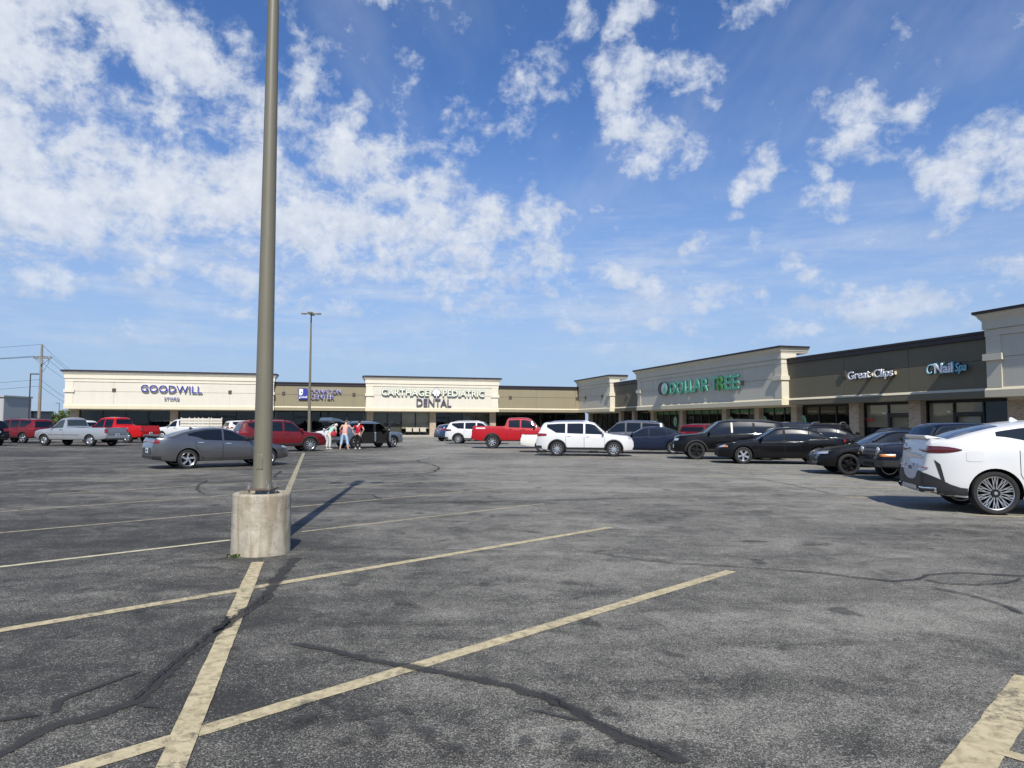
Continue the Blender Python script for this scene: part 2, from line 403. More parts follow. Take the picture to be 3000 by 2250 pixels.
# sealed cracks
def G1(lst): return [gnd(x / 1.4747, 1380 + y / 1.4747).to_2d() for x, y in lst]
def G2(lst): return [gnd(1500 + x / 1.4747, 1380 + y / 1.4747).to_2d() for x, y in lst]
def G3(lst): return [gnd(900 + x / 2.212, 1320 + y / 2.212).to_2d() for x, y in lst]
cr = MB(); cr.edge = []; CZ = [.009]
def crack(pts, w0, w1=None, wob=.009, step=.09):
    d = dense(pts, step, wob); n = len(d); w1 = w0 if w1 is None else w1; w0 *= 1.12; w1 *= 1.12
    ribbon(cr, d, [(w0 + (w1 - w0) * k / n) * random.uniform(.8, 1.2) for k in range(n)], CZ[0], .22, True); CZ[0] += .0006
crack(G1([(1290, 372), (1235, 420), (1200, 465), (1150, 545), (1095, 590), (1010, 650), (900, 725), (740, 850), (650, 940), (580, 1000), (380, 1065), (200, 1110), (0, 1220), (-60, 1250)]), .16, .11)
crack(G1([(640, 860), (400, 940), (250, 1000), (190, 1070)]), .05, .10); crack(G1([(190, 1065), (100, 1065), (0, 1080), (-80, 1095)]), .09)
crack(G1([(580, 1005), (720, 1035)]), .07, .03)
crack(G1([(1240, 745), (1350, 762), (1600, 820), (1850, 865), (2212, 935)]) + G2([(60, 960), (200, 995), (330, 1085), (500, 1155), (640, 1215), (760, 1290)]), .09, .13)
crack(G2([(50, 1030), (330, 1095)]), .03, .06)
crack(G2([(300, 348), (330, 352), (620, 395), (950, 415), (1350, 445), (1550, 470), (1650, 480), (1750, 472), (1800, 450), (1950, 443), (2212, 457), (2300, 450)]), .03, .07)
crack(G2([(1770, 468), (1860, 488), (2000, 495), (2140, 488), (2212, 465)]), .05)
crack(G2([(1805, 505), (2000, 545), (2120, 580), (2212, 625)]), .05, .07)
crack(G2([(-420, 140), (0, 130), (450, 120), (1100, 110), (1250, 103), (1560, 108)]), .05, .05, .02, .3)
crack(G2([(880, 8), (1100, 40), (1250, 70), (1400, 104)]), .05, .05, .02, .3)
crack(G3([(0, 640), (180, 630), (380, 632)]), .04)
crack(G3([(1100, 45), (960, 42), (820, 45), (705, 70), (830, 98), (855, 120), (800, 145), (700, 160), (760, 175), (850, 180)]), .10, .10, .03, .4)
crack(G3([(120, 360), (500, 350), (900, 340), (1550, 328), (2212, 308)]), .05, .06, .02, .3)
crack(G3([(110, 285), (420, 290), (440, 305), (490, 325)]), .05, .05, .02, .2)
crack(G1([(900, 40), (860, 60), (850, 80), (880, 100), (990, 105)]), .07, .07, .02, .2)
crack(G1([(1180, 30), (1210, 0)]), .12, .1, .02, .3)
crack(G1([(-50, 33), (250, -8)]), .08, .08, .03, .4)
crack(G1([(1290, 345), (1500, 338), (2212, 350)]), .05, .03)
crack(G1([(300, 205), (700, 150), (900, 135)]), .04)
crack([(-9, 30), (-2, 29), (4, 30.5)], .08, .08, .03, .4)
crack([(-20, 33), (-12, 30), (-9, 30)], .08, .08, .03, .4)
co = tag(cr.build('asphalt_crack_seal', SEAL, fix=False), kind='structure'); at = co.data.attributes.new('edge', 'FLOAT', 'POINT'); at.data.foreach_set('value', [float(x) for x in cr.edge])
# oil drips in the stalls
STAIN = make_seal(.5); STAIN.name = 'oil_stain'
stn = MB(); stn.edge = []
def drip(lst, fn, r, el=1.0):
    for q in fn(lst):
        rr_ = r * random.uniform(.7, 1.3); CZ[0] += .0003; n = 18; ph = random.uniform(0, 6)
        pts = []
        for k in range(n):
            a = 2 * math.pi * k / n; ra = rr_ * (1 + .25 * math.sin(2 * a + ph) + .15 * math.sin(5 * a + ph * 2))
            pts.append((q.x + ra * math.cos(a) * el, q.y + ra * math.sin(a) / el, CZ[0]))
        for k in range(n):
            stn.poly([(q.x, q.y, CZ[0]), pts[k], pts[(k + 1) % n]]); stn.edge += [.62, 0, 0]
drip([(1320, 1080), (1560, 1075), (1640, 1140), (1850, 1150), (1960, 1215)], G1, .13); drip([(1760, 1052), (1500, 1180)], G1, .09); drip([(1750, 580), (1385, 630), (1720, 575)], G1, .11, 1.5); drip([(1310, 1022)], G1, .10)
drip([(250, 1165), (60, 1185), (335, 1250)], G2, .15); drip([(840, 915)], G2, .10); drip([(160, 568), (500, 685)], G2, .11, 1.5)
drip([(600, 610), (300, 720), (960, 380)], G1, .10); drip([(700, 250), (1300, 320), (420, 260)], G2, .2, 1.6)
so_ = tag(stn.build('oil_stain', STAIN, fix=False), kind='structure'); at = so_.data.attributes.new('edge', 'FLOAT', 'POINT'); at.data.foreach_set('value', [float(x) for x in stn.edge])
# hairline cracks, open
hr = MB()
def hair(pts, wd):
    d = dense(pts, .03, .010); CZ[0] += .0006; ribbon(hr, d, [wd * random.uniform(.3, 1.4) for _ in d], CZ[0], .3)
hair(G1([(1160, 540), (1095, 585), (1010, 640), (905, 715), (745, 848), (650, 930), (580, 1000)]), .010)
hair(G2([(100, 965), (220, 1020), (330, 1085), (480, 1150), (700, 1245)]), .008)
hair(G1([(990, 645), (960, 680), (920, 705)]), .05)
tag(hr.build('asphalt_hairline_crack', simple('crack_dark', (.008, .008, .008), .95), fix=False), kind='structure')
# patches where paint has been knocked off where the crack crosses the line
# sidewalk along both wings (built after the frames below)

# ------------------------------------------------------------------ lamp posts
def make_pole():
    m, g, b = newmat('olive_pole_paint'); tc = g.n('ShaderNodeTexCoord').outputs['Object']
    n = g.noise(g.mapping(tc, scale=(1, 1, .3)), 5, 4, .6); sc = g.noise(g.mapping(tc, (0, 0, 0), (.5, .2, 0), (9, 9, 2.2)), 3.0, 4, .7, 1.5)
    sp = g.n('ShaderNodeSeparateXYZ'); g.set(sp.inputs[0], tc)
    low = g.ss(sp.outputs[2], .9, 1.9, 1, .12)
    c = g.vmath('SCALE', (.150, .137, .098), scale=g.math('MULTIPLY_ADD', n, .30, .85))
    c = g.mix(g.math('MULTIPLY', g.math('MULTIPLY', g.ss(sc, .64, .70), low), .6), c, (.36, .35, .30))
    c = g.mix(g.math('MULTIPLY', g.ss(g.noise(tc, 26, 3), .66, .72), g.ss(sp.outputs[2], .75, 1.05, .8, .05)), c, (.10, .045, .02))
    g.set(b.inputs['Base Color'], c); b.inputs['Roughness'].default_value = .48
    g.set(b.inputs['Normal'], g.bump(g.noise(tc, 40, 2), .08, .004))
    return m
POLE = make_pole()
CONC = None
def make_conc():
    m, g, b = newmat('stained_concrete')
    tc = g.n('ShaderNodeTexCoord').outputs['Object']
    n = g.noise(tc, 6, 6, .65); fine = g.noise(tc, 60, 4, .6)
    drip = g.noise(g.mapping(tc, (1.3, .4, 0), (0, 0, 0), (7, 7, .7)), 1.0, 4, .6, .3)
    c = g.mix(g.ss(n, .35, .65), (.34, .30, .225), (.46, .415, .325))
    c = g.mix(g.math('MULTIPLY', g.ss(drip, .50, .60), .6), c, (.23, .175, .105))
    mo = g.noise(g.mapping(tc, (5, 2, 3), (0, 0, 0), (3, 3, 1.2)), 1.5, 5, .7, .4)
    c = g.mix(g.math('MULTIPLY', g.ss(mo, .55, .70), .45), c, (.27, .25, .20))
    vo = g.n('ShaderNodeTexVoronoi', feature='DISTANCE_TO_EDGE'); g.set(vo.inputs['Vector'], g.vmath('ADD', tc, g.vmath('SCALE', g.vmath('SUBTRACT', g.n('ShaderNodeTexNoise').outputs['Color'], (.5, .5, .5)), scale=.25))); vo.inputs['Scale'].default_value = 3.0
    c = g.mix(g.math('MULTIPLY', g.ss(vo.outputs['Distance'], .0, .012, 1, 0), .5), c, (.16, .14, .11))
    c = g.mix(g.math('MULTIPLY', g.ss(fine, .35, .75), .18), c, (.24, .22, .18))
    g.set(b.inputs['Base Color'], c); b.inputs['Roughness'].default_value = .9
    g.set(b.inputs['Normal'], g.bump(g.math('ADD', g.math('MULTIPLY', fine, .4), n), .6, .02))
    return m
CONC = make_conc(); STEEL = simple('galvanised_bolt', (.42, .40, .36), .4, .8, .2); RUST = simple('rusty_plate', (.12, .085, .065), .7, .2, .3, 12)
def lamp_post(x, y, H, label, cat='street lamp'):
    t = thing('parking_lot_lamp', label, cat, (x, y, 0), 0, 'tall lamp posts on concrete bases')
    b = MB(); prof = []
    for k in range(13):
        prof.append((.346 + .002 * math.sin(k * 1.9) - .006 * k / 12, .70 * k / 12))
    prof += [(.338, .715), (.325, .728), (.30, .733), (.268, .731), (.26, .70), (.0, .695)]
    b.lathe([(.35, -.05)] + prof, 56)
    for i, q in enumerate(b.v):
        a = math.atan2(q.y, q.x); s = .003 * math.sin(2 * a + q.z * 3) + random.gauss(0, .0010)
        if Vector((q.x, q.y)).length > .2: q.x += s * math.cos(a); q.y += s * math.sin(a)
    b.build('concrete_base', CONC, t, smooth=45)
    b = MB(); b.box(-.155, .155, -.155, .155, .765, .785)
    b.build('base_plate', RUST, t, bevel=.004)
    for sx in (-1, 1):
        for sy in (-1, 1):
            b = MB(); b.lathe([(.013, .69), (.013, .845), (.0, .85)], 10, c=(sx * .118, sy * .118, 0)); b.lathe([(.026, .785), (.026, .812), (.0, .812)], 6, c=(sx * .118, sy * .118, 0))
            b.build('anchor_bolt', STEEL, t)
    b = MB(); b.lathe([(.117, .785), (.1165, .80), (.112, .81), (.109, 1.2), (.052, H - .2), (.052, H - .05), (.0, H - .05)], 32)
    po = b.build('pole', POLE, t, smooth=True)
    b = MB(); b.box(-.04, .04, -.1165, -.105, 1.02, 1.20); b.build('hand_hole_cover', POLE, po, bevel=.006)
    b = MB(); b.lathe([(.0, H + .12), (.13, H + .09), (.19, H), (.19, H - .07), (.07, H - .09), (.0, H - .09)], 20)
    b.build('hub', POLE, t, smooth=True)
    for k in range(4):
        hd = holder('lamp_head', t, (0, 0, H - .02), R(5 + 90 * k))
        b = MB(); b.box(.15, .40, -.03, .03, -.03, .03); b.build('arm', POLE, hd)
        b = MB(); b.prism([(.34, -.13), (.70, -.15), (.70, .15), (.34, .13)], -.05, .045); b.build('housing', POLE, hd, bevel=.02)
        b = MB(); b.box(.38, .66, -.11, .11, -.06, -.052); b.build('lens', M('lamp_lens', (.6, .6, .58), .2), hd)
    return t
lamp_post(-3.075, 8.80, 9.75, 'tall olive lamp post on a cracked concrete base, nearest in the lot')
lamp_post(-14.76, 51.7, 9.55, 'distant four headed lamp post standing before the taupe donation center wall')

# ------------------------------------------------------------------ shopping centre
A1 = R(-14.2547)
def frame(P, u):
    u = Vector((u[0], u[1], 0)).normalized(); n = Vector((u.y, -u.x, 0)); P = Vector((P[0], P[1], 0))
    return P, u, n
FR = frame((18.0324, 47.2749), (-math.sin(A1), -math.cos(A1)))      # right wing, s grows towards the camera
FL = frame((-9.1852, 81.3419), (math.cos(A1), -math.sin(A1)))        # left wing, s grows to the right
def xf(fr):
    P, u, n = fr
    return lambda q: P + u * q.x + n * q.y + Vector((0, 0, q.z))       # local (s, d outward, z)
def onwall(fr, px, py, d=0.0):
    P, u, n = fr; r = ray(px, py); t = (P + n * d - CAM).dot(n) / r.dot(n); Q = CAM + r * t
    return (Q - P).dot(u), Q.z

def stucco(name, c, j=.06):
    m, g, b = newmat(name); tc = g.n('ShaderNodeTexCoord').outputs['Object']
    n = g.noise(tc, .7, 5, .6); n2 = g.noise(tc, 25, 4, .7); dr = g.noise(g.mapping(tc, scale=(2.2, 2.2, .25)), 1, 5, .6)
    f = g.math('ADD', g.math('MULTIPLY', n, .16), g.math('ADD', g.math('MULTIPLY', n2, .10), g.math('MULTIPLY_ADD', dr, .12, .81)))
    g.set(b.inputs['Base Color'], g.vmath('SCALE', c, scale=f)); b.inputs['Roughness'].default_value = .9; b.inputs['Specular IOR Level'].default_value = .2
    g.set(b.inputs['Normal'], g.bump(g.noise(tc, 60, 3, .6), .25, .008))
    return m
CREAM = stucco('cream_stucco', (.67, .62, .505)); PANEL_SHADE = stucco('pale_stucco_shaded', (.58, .545, .44)); CREAM_SHADE = stucco('cream_stucco_shaded', (.61, .565, .445)); PANEL = stucco('pale_stucco', (.62, .585, .49)); TAUPE = stucco('taupe_stucco', (.255, .222, .148)); TAUPE_SHADE = stucco('taupe_stucco_shaded', (.175, .156, .108))  # right-wing copies are the same stucco, darkened to put shade into the colour
COPING = simple('dark_brown_metal', (.022, .016, .020), .5, 0, .15, 2); ROOFM = M('grey_roof', (.3, .3, .3), .9)
LEDGE = stucco('light_ledge', (.62, .56, .41))
FRAME = simple('black_mullion', (.010, .012, .013), .45, .2, .2); DARKIN = simple('dark_interior', (.028, .027, .026), .9); BLIND_REFLECT = simple('beige_blind_reflection', (.62, .56, .44), .85, 0, .08, 4)
GREYBLIND = simple('grey_blind', (.17, .165, .15), .85, 0, .08, 4)
def make_brick():
    m, g, b = newmat('brick'); tc = g.n('ShaderNodeTexCoord').outputs['Object']
    br = g.n('ShaderNodeTexBrick'); sp = g.n('ShaderNodeSeparateXYZ'); g.set(sp.inputs[0], tc)
    cb = g.n('ShaderNodeCombineXYZ'); g.set(cb.inputs[0], g.math('ADD', sp.outputs[0], sp.outputs[1])); g.set(cb.inputs[1], sp.outputs[2]); g.set(br.inputs['Vector'], cb.outputs[0])
    br.inputs['Scale'].default_value = 1; br.inputs['Brick Width'].default_value = .30; br.inputs['Row Height'].default_value = .10; br.inputs['Mortar Size'].default_value = .012
    br.inputs['Color1'].default_value = (.42, .30, .20, 1); br.inputs['Color2'].default_value = (.22, .145, .10, 1); br.inputs['Mortar'].default_value = (.42, .39, .33, 1); br.inputs['Bias'].default_value = -.1
    c = g.mix(g.ss(g.noise(tc, 5, 4), .4, .65), br.outputs['Color'], (.40, .34, .25))
    g.set(b.inputs['Base Color'], c); b.inputs['Roughness'].default_value = .9
    return m
BRICK = make_brick()
def make_glass():
    m, g, b = newmat('storefront_glass')
    t = m.node_tree; tr = g.n('ShaderNodeBsdfTransparent'); tr.inputs[0].default_value = (.60, .61, .58, 1)
    gl = g.n('ShaderNodeBsdfGlossy'); gl.inputs['Roughness'].default_value = .015; gl.inputs[0].default_value = (.9, .95, .95, 1)
    fr_ = g.n('ShaderNodeLayerWeight'); fr_.inputs['Blend'].default_value = .5; fz = g.math('MULTIPLY_ADD', g.math('POWER', fr_.outputs['Facing'], 4.0), .55, .045)
    tc = g.n('ShaderNodeTexCoord').outputs['Object']
    g.set(gl.inputs['Normal'], g.bump(g.noise(tc, .9, 2), .05, .05))
    mx = g.n('ShaderNodeMixShader'); g.set(mx.inputs[0], fz); t.links.new(tr.outputs[0], mx.inputs[1]); t.links.new(gl.outputs[0], mx.inputs[2])
    t.links.new(mx.outputs[0], t.nodes['Material Output'].inputs[0])
    return m
GLASS = make_glass()
WALK = simple('sidewalk_concrete', (.36, .335, .28), .9, 0, .12, 1.5, .3, 0, .2, 40, .1)

REC = -.52; DCOL = -1.2; DGL = -1.62
def panels(mb, s0, s1, z0, z1, d, vj, hj, gap=.035, th=.03):
    # stucco skin in panels, with real open joints
    xs = [s0] + [v for v in sorted(vj) if s0 + .2 < v < s1 - .2] + [s1]; zs = [z0] + [h for h in hj if z0 + .1 < h < z1 - .1] + [z1]
    for a, b2 in zip(xs, xs[1:]):
        for c, e in zip(zs, zs[1:]):
            mb.box(a + (gap / 2 if a != s0 else 0), b2 - (gap / 2 if b2 != s1 else 0), d - th, d, c + (gap / 2 if c != z0 else 0), e - (gap / 2 if e != z1 else 0))
def store(fr, s0, s1, label, light, cols=(), colw=.65, mull=1.7, lights=(), joints=(), depth=16, blind=None, doors=(), cat='store building', panelmat=None, top=True, decals=(), frieze=False, backz=5.3, dz=0.0, ends=(1, 1)):
    P, u, n = fr; X = xf(fr)
    o = P + u * s0; t = thing('store_building', label, cat, o, math.atan2(u.y, u.x), 'storefronts of the shopping center')
    # local: x along the front, y = -d (into the building), z
    loc = lambda q: Vector((q.x - s0, -q.y, q.z))
    B = lambda: MB(loc)
    d = 0.0 if light else REC
    CREAM = CREAM_SHADE if fr is FR else globals()['CREAM']; PANEL = PANEL_SHADE if fr is FR else globals()['PANEL']; TAUPE = TAUPE_SHADE if fr is FR else globals()['TAUPE']  # right wing takes the copies with shade in their colour
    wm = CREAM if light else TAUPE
    m = B()
    # structural body behind the skin
    m.box(s0 + .01, s1 - .01, d - 1.05, d - .03, 2.87, (6.28 if light else 5.78))
    m.box(s0 + .012, s1 - .012, DGL - depth, d - 1.06, 2.75, backz)           # roof deck over the shop
    m.box(s0 + .012, s1 - .012, DGL - depth - .2, DGL - depth, 0, backz - .01)
    m.box(s0 + .013, s0 + .16, DGL - depth, DGL - .12, .0, 2.74); m.box(s1 - .16, s1 - .013, DGL - depth, DGL - .12, .0, 2.74)
    m.build('wall', wm, t)
    m = B()
    if light:
        pw = .72
        panels(m, s0 + pw * ends[0], s1 - pw * ends[1], 3.28, 5.62, .012, joints, (4.64,))
        m.build('stucco_panel', panelmat or PANEL, t)
        if ends[0]: m = B(); m.box(s0 - .03, s0 + pw, -1.0, .05, 3.28, 5.64); m.build('corner_pilaster', CREAM, t)
        if ends[1]: m = B(); m.box(s1 - pw, s1 + .03, -1.0, .05, 3.28, 5.64); m.build('corner_pilaster', CREAM, t)
        for e, a, b2 in ((ends[0], s0 - .13, s0 + pw + .12), (ends[1], s1 - pw - .12, s1 + .13)):
            if e:
                m = B(); m.box(a, b2, -.62, .17, 4.52, 4.82); m.build('pilaster_block', CREAM, t)
        m = B(); m.box(s0 - .10, s1 + .10, -1.0, .12, 2.85, 3.17); m.prism([(-1.0, 3.17), (.12, 3.17), (.02, 3.29), (-1.0, 3.29)], s0 - .10, s1 + .10, (1, 2, 0))
        m.build('ledge', LEDGE, t)
        m = B(); m.box(s0 - .06, s1 + .06, -1.04, .07, 5.63, 5.93); m.box(s0 - .13, s1 + .13, -1.04, .14, 5.945, 6.32)
        m.build('frieze', CREAM, t)
        prof = [(.14, 6.32), (.18, 6.40), (.24, 6.47), (.27, 6.56), (.33, 6.62), (.35, 6.63), (.35, 6.66), (.0, 6.66)]
        def sweep(mb, prof):
            paths = []
            for (dd, z) in prof: paths.append([(s0 - dd, -1.9, z), (s0 - dd, dd, z), (s1 + dd, dd, z), (s1 + dd, -1.9, z)])
            for a, b2 in zip(paths, paths[1:]):
                for k in range(3): mb.quad(a[k], a[k + 1], b2[k + 1], b2[k])
        m = B(); sweep(m, prof); m.quad((s0 - .14, -1.9, 6.32), (s1 + .14, -1.9, 6.32), (s1, -1.9, 6.66), (s0, -1.9, 6.66)); m.build('cornice', CREAM, t, smooth=40)
        m = B(); sweep(m, [(.35, 6.662), (.405, 6.662), (.415, 6.79), (.0, 6.84)]); m.quad((s0, -1.9, 6.84), (s1, -1.9, 6.84), (s1, 0, 6.84), (s0, 0, 6.84)); m.build('coping', COPING, t)
    else:
        panels(m, s0, s1, 3.30, 5.60, d + .012, joints, (4.62,))
        m.build('stucco_panel', TAUPE, t)
        m = B(); m.box(s0 + .015, s1 - .015, d - 1.0, d + .09, 2.85, 3.17); m.build('fascia', TAUPE, t)
        m = B(); m.prism([(d - .9, 3.172), (d + .10, 3.172), (d + .02, 3.30), (d - .9, 3.30)], s0 + .016, s1 - .016, (1, 2, 0)); m.build('ledge', LEDGE, t)
        m = B(); m.box(s0 + .015, s1 - .015, d - 1.2, d + .13, 5.62, 5.92); m.box(s0 + .015, s1 - .015, d - 1.2, d + .20, 5.86, 5.97); m.build('coping', COPING, t)
    for (ls, lz) in lights:
        lo = B(); lo.box(ls - .17, ls + .17, d + .012, d + .10, lz - .17, lz + .17); fo = lo.build('wall_light', M('bronze_light', (.07, .055, .04), .5), t)
        lo = B(); lo.box(ls - .24, ls + .24, d + .012, d + .03, lz - .24, lz + .24); lo.build('mounting_block', wm if not light else PANEL, fo)
    for cs in cols:
        if s0 <= cs <= s1:
            m = B(); m.box(cs - colw / 2, cs + colw / 2, DGL - .05, DCOL, .12, 2.86); m.build('brick_column', BRICK, t)
    # glazing bays between columns
    edges = sorted([s0] + [c for c in cols if s0 < c < s1] + [s1])
    for a, b2 in zip(edges, edges[1:]):
        a2 = a + (colw / 2 if a in cols else .02); b3 = b2 - (colw / 2 if b2 in cols else .02)
        if b3 - a2 < .5: continue
        nb = max(1, round((b3 - a2) / mull)); st = (b3 - a2) / nb
        m = B(); m.quad((a2, DGL, .3), (b3, DGL, .3), (b3, DGL, 2.75), (a2, DGL, 2.75)); wo = m.build('window', GLASS, t)
        m = B(); m.box(a2, b3, DGL - .05, DGL + .05, .13, .30); m.box(a2, b3, DGL - .05, DGL + .05, 2.70, 2.86)
        dj = [j for j in range(nb) if any(a2 + j * st <= x <= a2 + (j + 1) * st for x in doors)]
        for j in range(nb + 1): m.box(a2 + j * st - .045, a2 + j * st + .045, DGL - .05, DGL + .051, .30, 2.70)
        for j in dj: m.box(a2 + j * st + .045, a2 + (j + 1) * st - .045, DGL - .05, DGL + .05, 2.12, 2.22)
        m.build('frame', FRAME, wo)
        for j in dj:
            x0, x1 = a2 + j * st + .06, a2 + (j + 1) * st - .06
            m = B(); m.box(x0, x0 + .09, DGL - .03, DGL + .06, .16, 2.11); m.box(x1 - .09, x1, DGL - .03, DGL + .06, .16, 2.11); m.box(x0 + .09, x1 - .09, DGL - .03, DGL + .06, 2.0, 2.11); m.box(x0 + .09, x1 - .09, DGL - .03, DGL + .06, .16, .42)
            do = m.build('door', FRAME, t)
            m = B(); m.tube([(x1 - .14, DGL + .10, .8), (x1 - .14, DGL + .10, 1.5)], .018, 8); m.build('handle', M('door_handle_metal', (.5, .5, .5), .3, .9), do)
        if blind:
            for j in range(nb):
                bz = blind(a2 + (j + .5) * st)
                if bz:
                    m = B(); x0, x1 = a2 + j * st + .05, a2 + (j + 1) * st - .05
                    k = 0; z = 2.72
                    m.box(x0, x1, DGL - .14, DGL - .12, bz[0], 2.72)
                    m.build('blind_reflection_panel', bz[1], t)  # real blinds at the dental shop, painted reflection in the salon glass
        if frieze and a2 > s0 + frieze - .01:
            m = B(); m.quad((a2 + .02, DGL + .003, 2.42), (b3 - .02, DGL + .003, 2.42), (b3 - .02, DGL + .003, 2.68), (a2 + .02, DGL + .003, 2.68)); m.build('window_band', M('green_film', (.05, .14, .05), .5), t)
    # dark interior
    m = B(); m.box(s0 + .17, s1 - .17, DGL - 7.2, DGL - 7.0, .1, 2.74); m.quad((s0 + .2, DGL - .1, .16), (s1 - .2, DGL - .1, .16), (s1 - .2, DGL - 7, .16), (s0 + .2, DGL - 7, .16))
    m.build('interior', DARKIN, t)
    for dp in decals:
        ss_, sz_, rr = dp
        m = B(); m.poly([(ss_ + rr * .72 * math.cos(2 * math.pi * k / 28), DGL + .062, sz_ + rr * math.sin(2 * math.pi * k / 28)) for k in range(28)]); dd = m.build('window_decal', M('mint_decal', (.22, .42, .28), .6), t)
        m = B(); m.poly([(ss_ + a, DGL + .066, sz_ + b2) for a, b2 in ((-.05, -rr * .93), (.05, -rr * .93), (.035, -.05), (.012, .28), (-.012, .28), (-.035, -.05))])
        for sg in (-1, 1):
            for hh in (-.15, .02, .16): m.poly([(ss_ + sg * .02, DGL + .067, sz_ + hh), (ss_ + sg * .20, DGL + .067, sz_ + hh - .12), (ss_ + sg * .17, DGL + .067, sz_ + hh - .19)][::sg])
        m.build('tree_mark', M('dark_tree', (.03, .16, .07), .6), dd)
    return t
wl = lambda fr, lst, d=0.0: [onwall(fr, x, y, d) for x, y in lst]
cs = lambda fr, lst: [onwall(fr, x, 1230, DCOL)[0] for x in lst]
lcols = cs(FL, [217, 509, 1084, 1268, 1444, 1727])
rcols = cs(FR, [1726, 1816, 1855, 1910, 1995, 2121, 2217, 2326, 2502, 2680, 2982])
def dental_blind(s):
    px = s
    if -3.2 < s < .6: return (.85, BLIND_REFLECT)
    if s < -3.2: return (.2, GREYBLIND)
    if s > 3.2: return (.4, GREYBLIND)
    return None
store(FL, -37.45, -17.30, 'wide cream storefront at the far left carrying the blue goodwill lettering', True, lcols, .75, 2.05, wl(FL, [(334.5, 1142.6), (674, 1148.5)]), [onwall(FL, 334.5, 1142)[0], onwall(FL, 674, 1148)[0], -27], doors=(-24.5, -23))
store(FL, -17.30, -7.40, 'low taupe storefront between the goodwill block and the dental block', False, lcols, .75, 1.95, wl(FL, [(831, 1152), (1037, 1155.6)], REC), [onwall(FL, 831, 1142)[0], onwall(FL, 1037, 1148)[0]], doors=(-14.2,))
store(FL, -7.40, 7.78, 'tall cream storefront carrying the pediatric dental sign', True, lcols, .72, 1.7, (), (), blind=dental_blind, doors=(1.6,))
store(FL, 7.78, 19.2, 'low taupe storefront without a sign in the inner corner', False, lcols, .7, 1.8, wl(FL, [(1495, 1164.4), (1690, 1167.4)], REC), [onwall(FL, 1495, 1142)[0], 12.6, onwall(FL, 1690, 1148)[0]], doors=(11.5,))
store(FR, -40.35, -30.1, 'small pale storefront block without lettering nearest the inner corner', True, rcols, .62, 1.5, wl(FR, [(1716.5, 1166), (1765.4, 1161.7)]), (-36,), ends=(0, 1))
store(FR, -30.1, -22.98, 'narrow shaded taupe storefront squeezed between two pale blocks', False, rcols, .62, 1.2, wl(FR, [(1838, 1158)], REC), [onwall(FR, 1838, 1158)[0]])
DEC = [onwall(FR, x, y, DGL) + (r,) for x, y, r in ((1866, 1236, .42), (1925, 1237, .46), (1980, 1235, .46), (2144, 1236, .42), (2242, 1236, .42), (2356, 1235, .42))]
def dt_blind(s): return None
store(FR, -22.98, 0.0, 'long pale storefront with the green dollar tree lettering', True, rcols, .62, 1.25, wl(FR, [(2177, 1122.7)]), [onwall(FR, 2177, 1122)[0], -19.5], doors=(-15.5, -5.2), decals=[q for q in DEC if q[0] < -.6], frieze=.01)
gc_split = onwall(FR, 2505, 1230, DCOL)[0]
def gc_reflection(s): return (1.42, BLIND_REFLECT) if s > gc_split + .2 and s < 14 else None  # beige panels stand in for a wall reflected in the upper glass
store(FR, 0.0, 15.35, 'shaded taupe storefront holding the white and the teal shop signs', False, rcols, .8, 1.75, wl(FR, [(2474, 1095.6)], REC), [onwall(FR, 2474, 1095, REC)[0], 10.2], blind=gc_reflection, doors=(gc_split + 2.4, gc_split + 6.8), decals=[q for q in DEC if q[0] > -.6])
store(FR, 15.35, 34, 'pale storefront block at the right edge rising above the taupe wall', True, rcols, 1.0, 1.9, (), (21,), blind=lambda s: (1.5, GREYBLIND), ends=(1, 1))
# sidewalk
sw = MB()
P, u, n = FL
def wedge(fr, s0, s1, d0, d1, z0, z1, mb):
    X = xf(fr); i = [X(Vector(q)) for q in ((s0, d0, z0), (s1, d0, z0), (s1, d1, z0), (s0, d1, z0), (s0, d0, z1), (s1, d0, z1), (s1, d1, z1), (s0, d1, z1))]
    k = [mb.p(q) for q in i]
    for f in ((0, 3, 2, 1), (4, 5, 6, 7), (0, 1, 5, 4), (1, 2, 6, 5), (2, 3, 7, 6), (3, 0, 4, 7)): mb.face([k[j] for j in f])
wedge(FL, -39, 17.0, -2.2, 2.4, -.02, .14, sw); wedge(FR, -38.2, 34, -2.2, 1.5, -.02, .142, sw)
tag(sw.build('sidewalk', WALK, bevel=.02), kind='structure')

# ------------------------------------------------------------------ shop signs
def wloc(o):
    v = Vector((0, 0, 0))
    while o: v += Vector(o.location); o = o.parent
    return v
def letters(parent, fr, txt, x0, y0, x1, y1, x2, y2, d, mats, ext=.06, bold=.0, halo=0.0, shear=0.0, name='lettering', spacing=1.0, halomat=None):
    # photo corners: (x0,y0) baseline left, (x1,y1) baseline right, (x0,y2) cap top left
    sA, zA = onwall(fr, x0, y0, d); sB, zB = onwall(fr, x1, y1, d); zT = onwall(fr, x0, y2, d)[1]
    def make(off, e, dd, mat, nm, par):
        me = text_mesh(txt, off, e, spacing)
        xs = [v.co.x for v in me.vertices]; ys = [v.co.y for v in me.vertices]
        cap = text_mesh('H', 0, .01); ch = max(v.co.y for v in cap.vertices); bpy.data.meshes.remove(cap)
        mnx, mxx = min(xs) + off, max(xs) - off
        P, u, n = fr
        for v in me.vertices:
            a = (v.co.x - mnx) / (mxx - mnx); b2 = v.co.y / ch
            s = sA + (sB - sA) * a + shear * b2 * (zT - zA); z = zA + (zB - zA) * a + (zT - zA) * b2
            q = P + u * s + n * (dd + v.co.z) + Vector((0, 0, z))
            v.co = q - wloc(parent)
        return link(nm, me, mat, par)
    if halo: make(halo, ext * .5, d - ext * .6, halomat or mats, name.replace('lettering', 'letter_backing'), parent)
    return make(bold, ext, d, mats, name, parent)
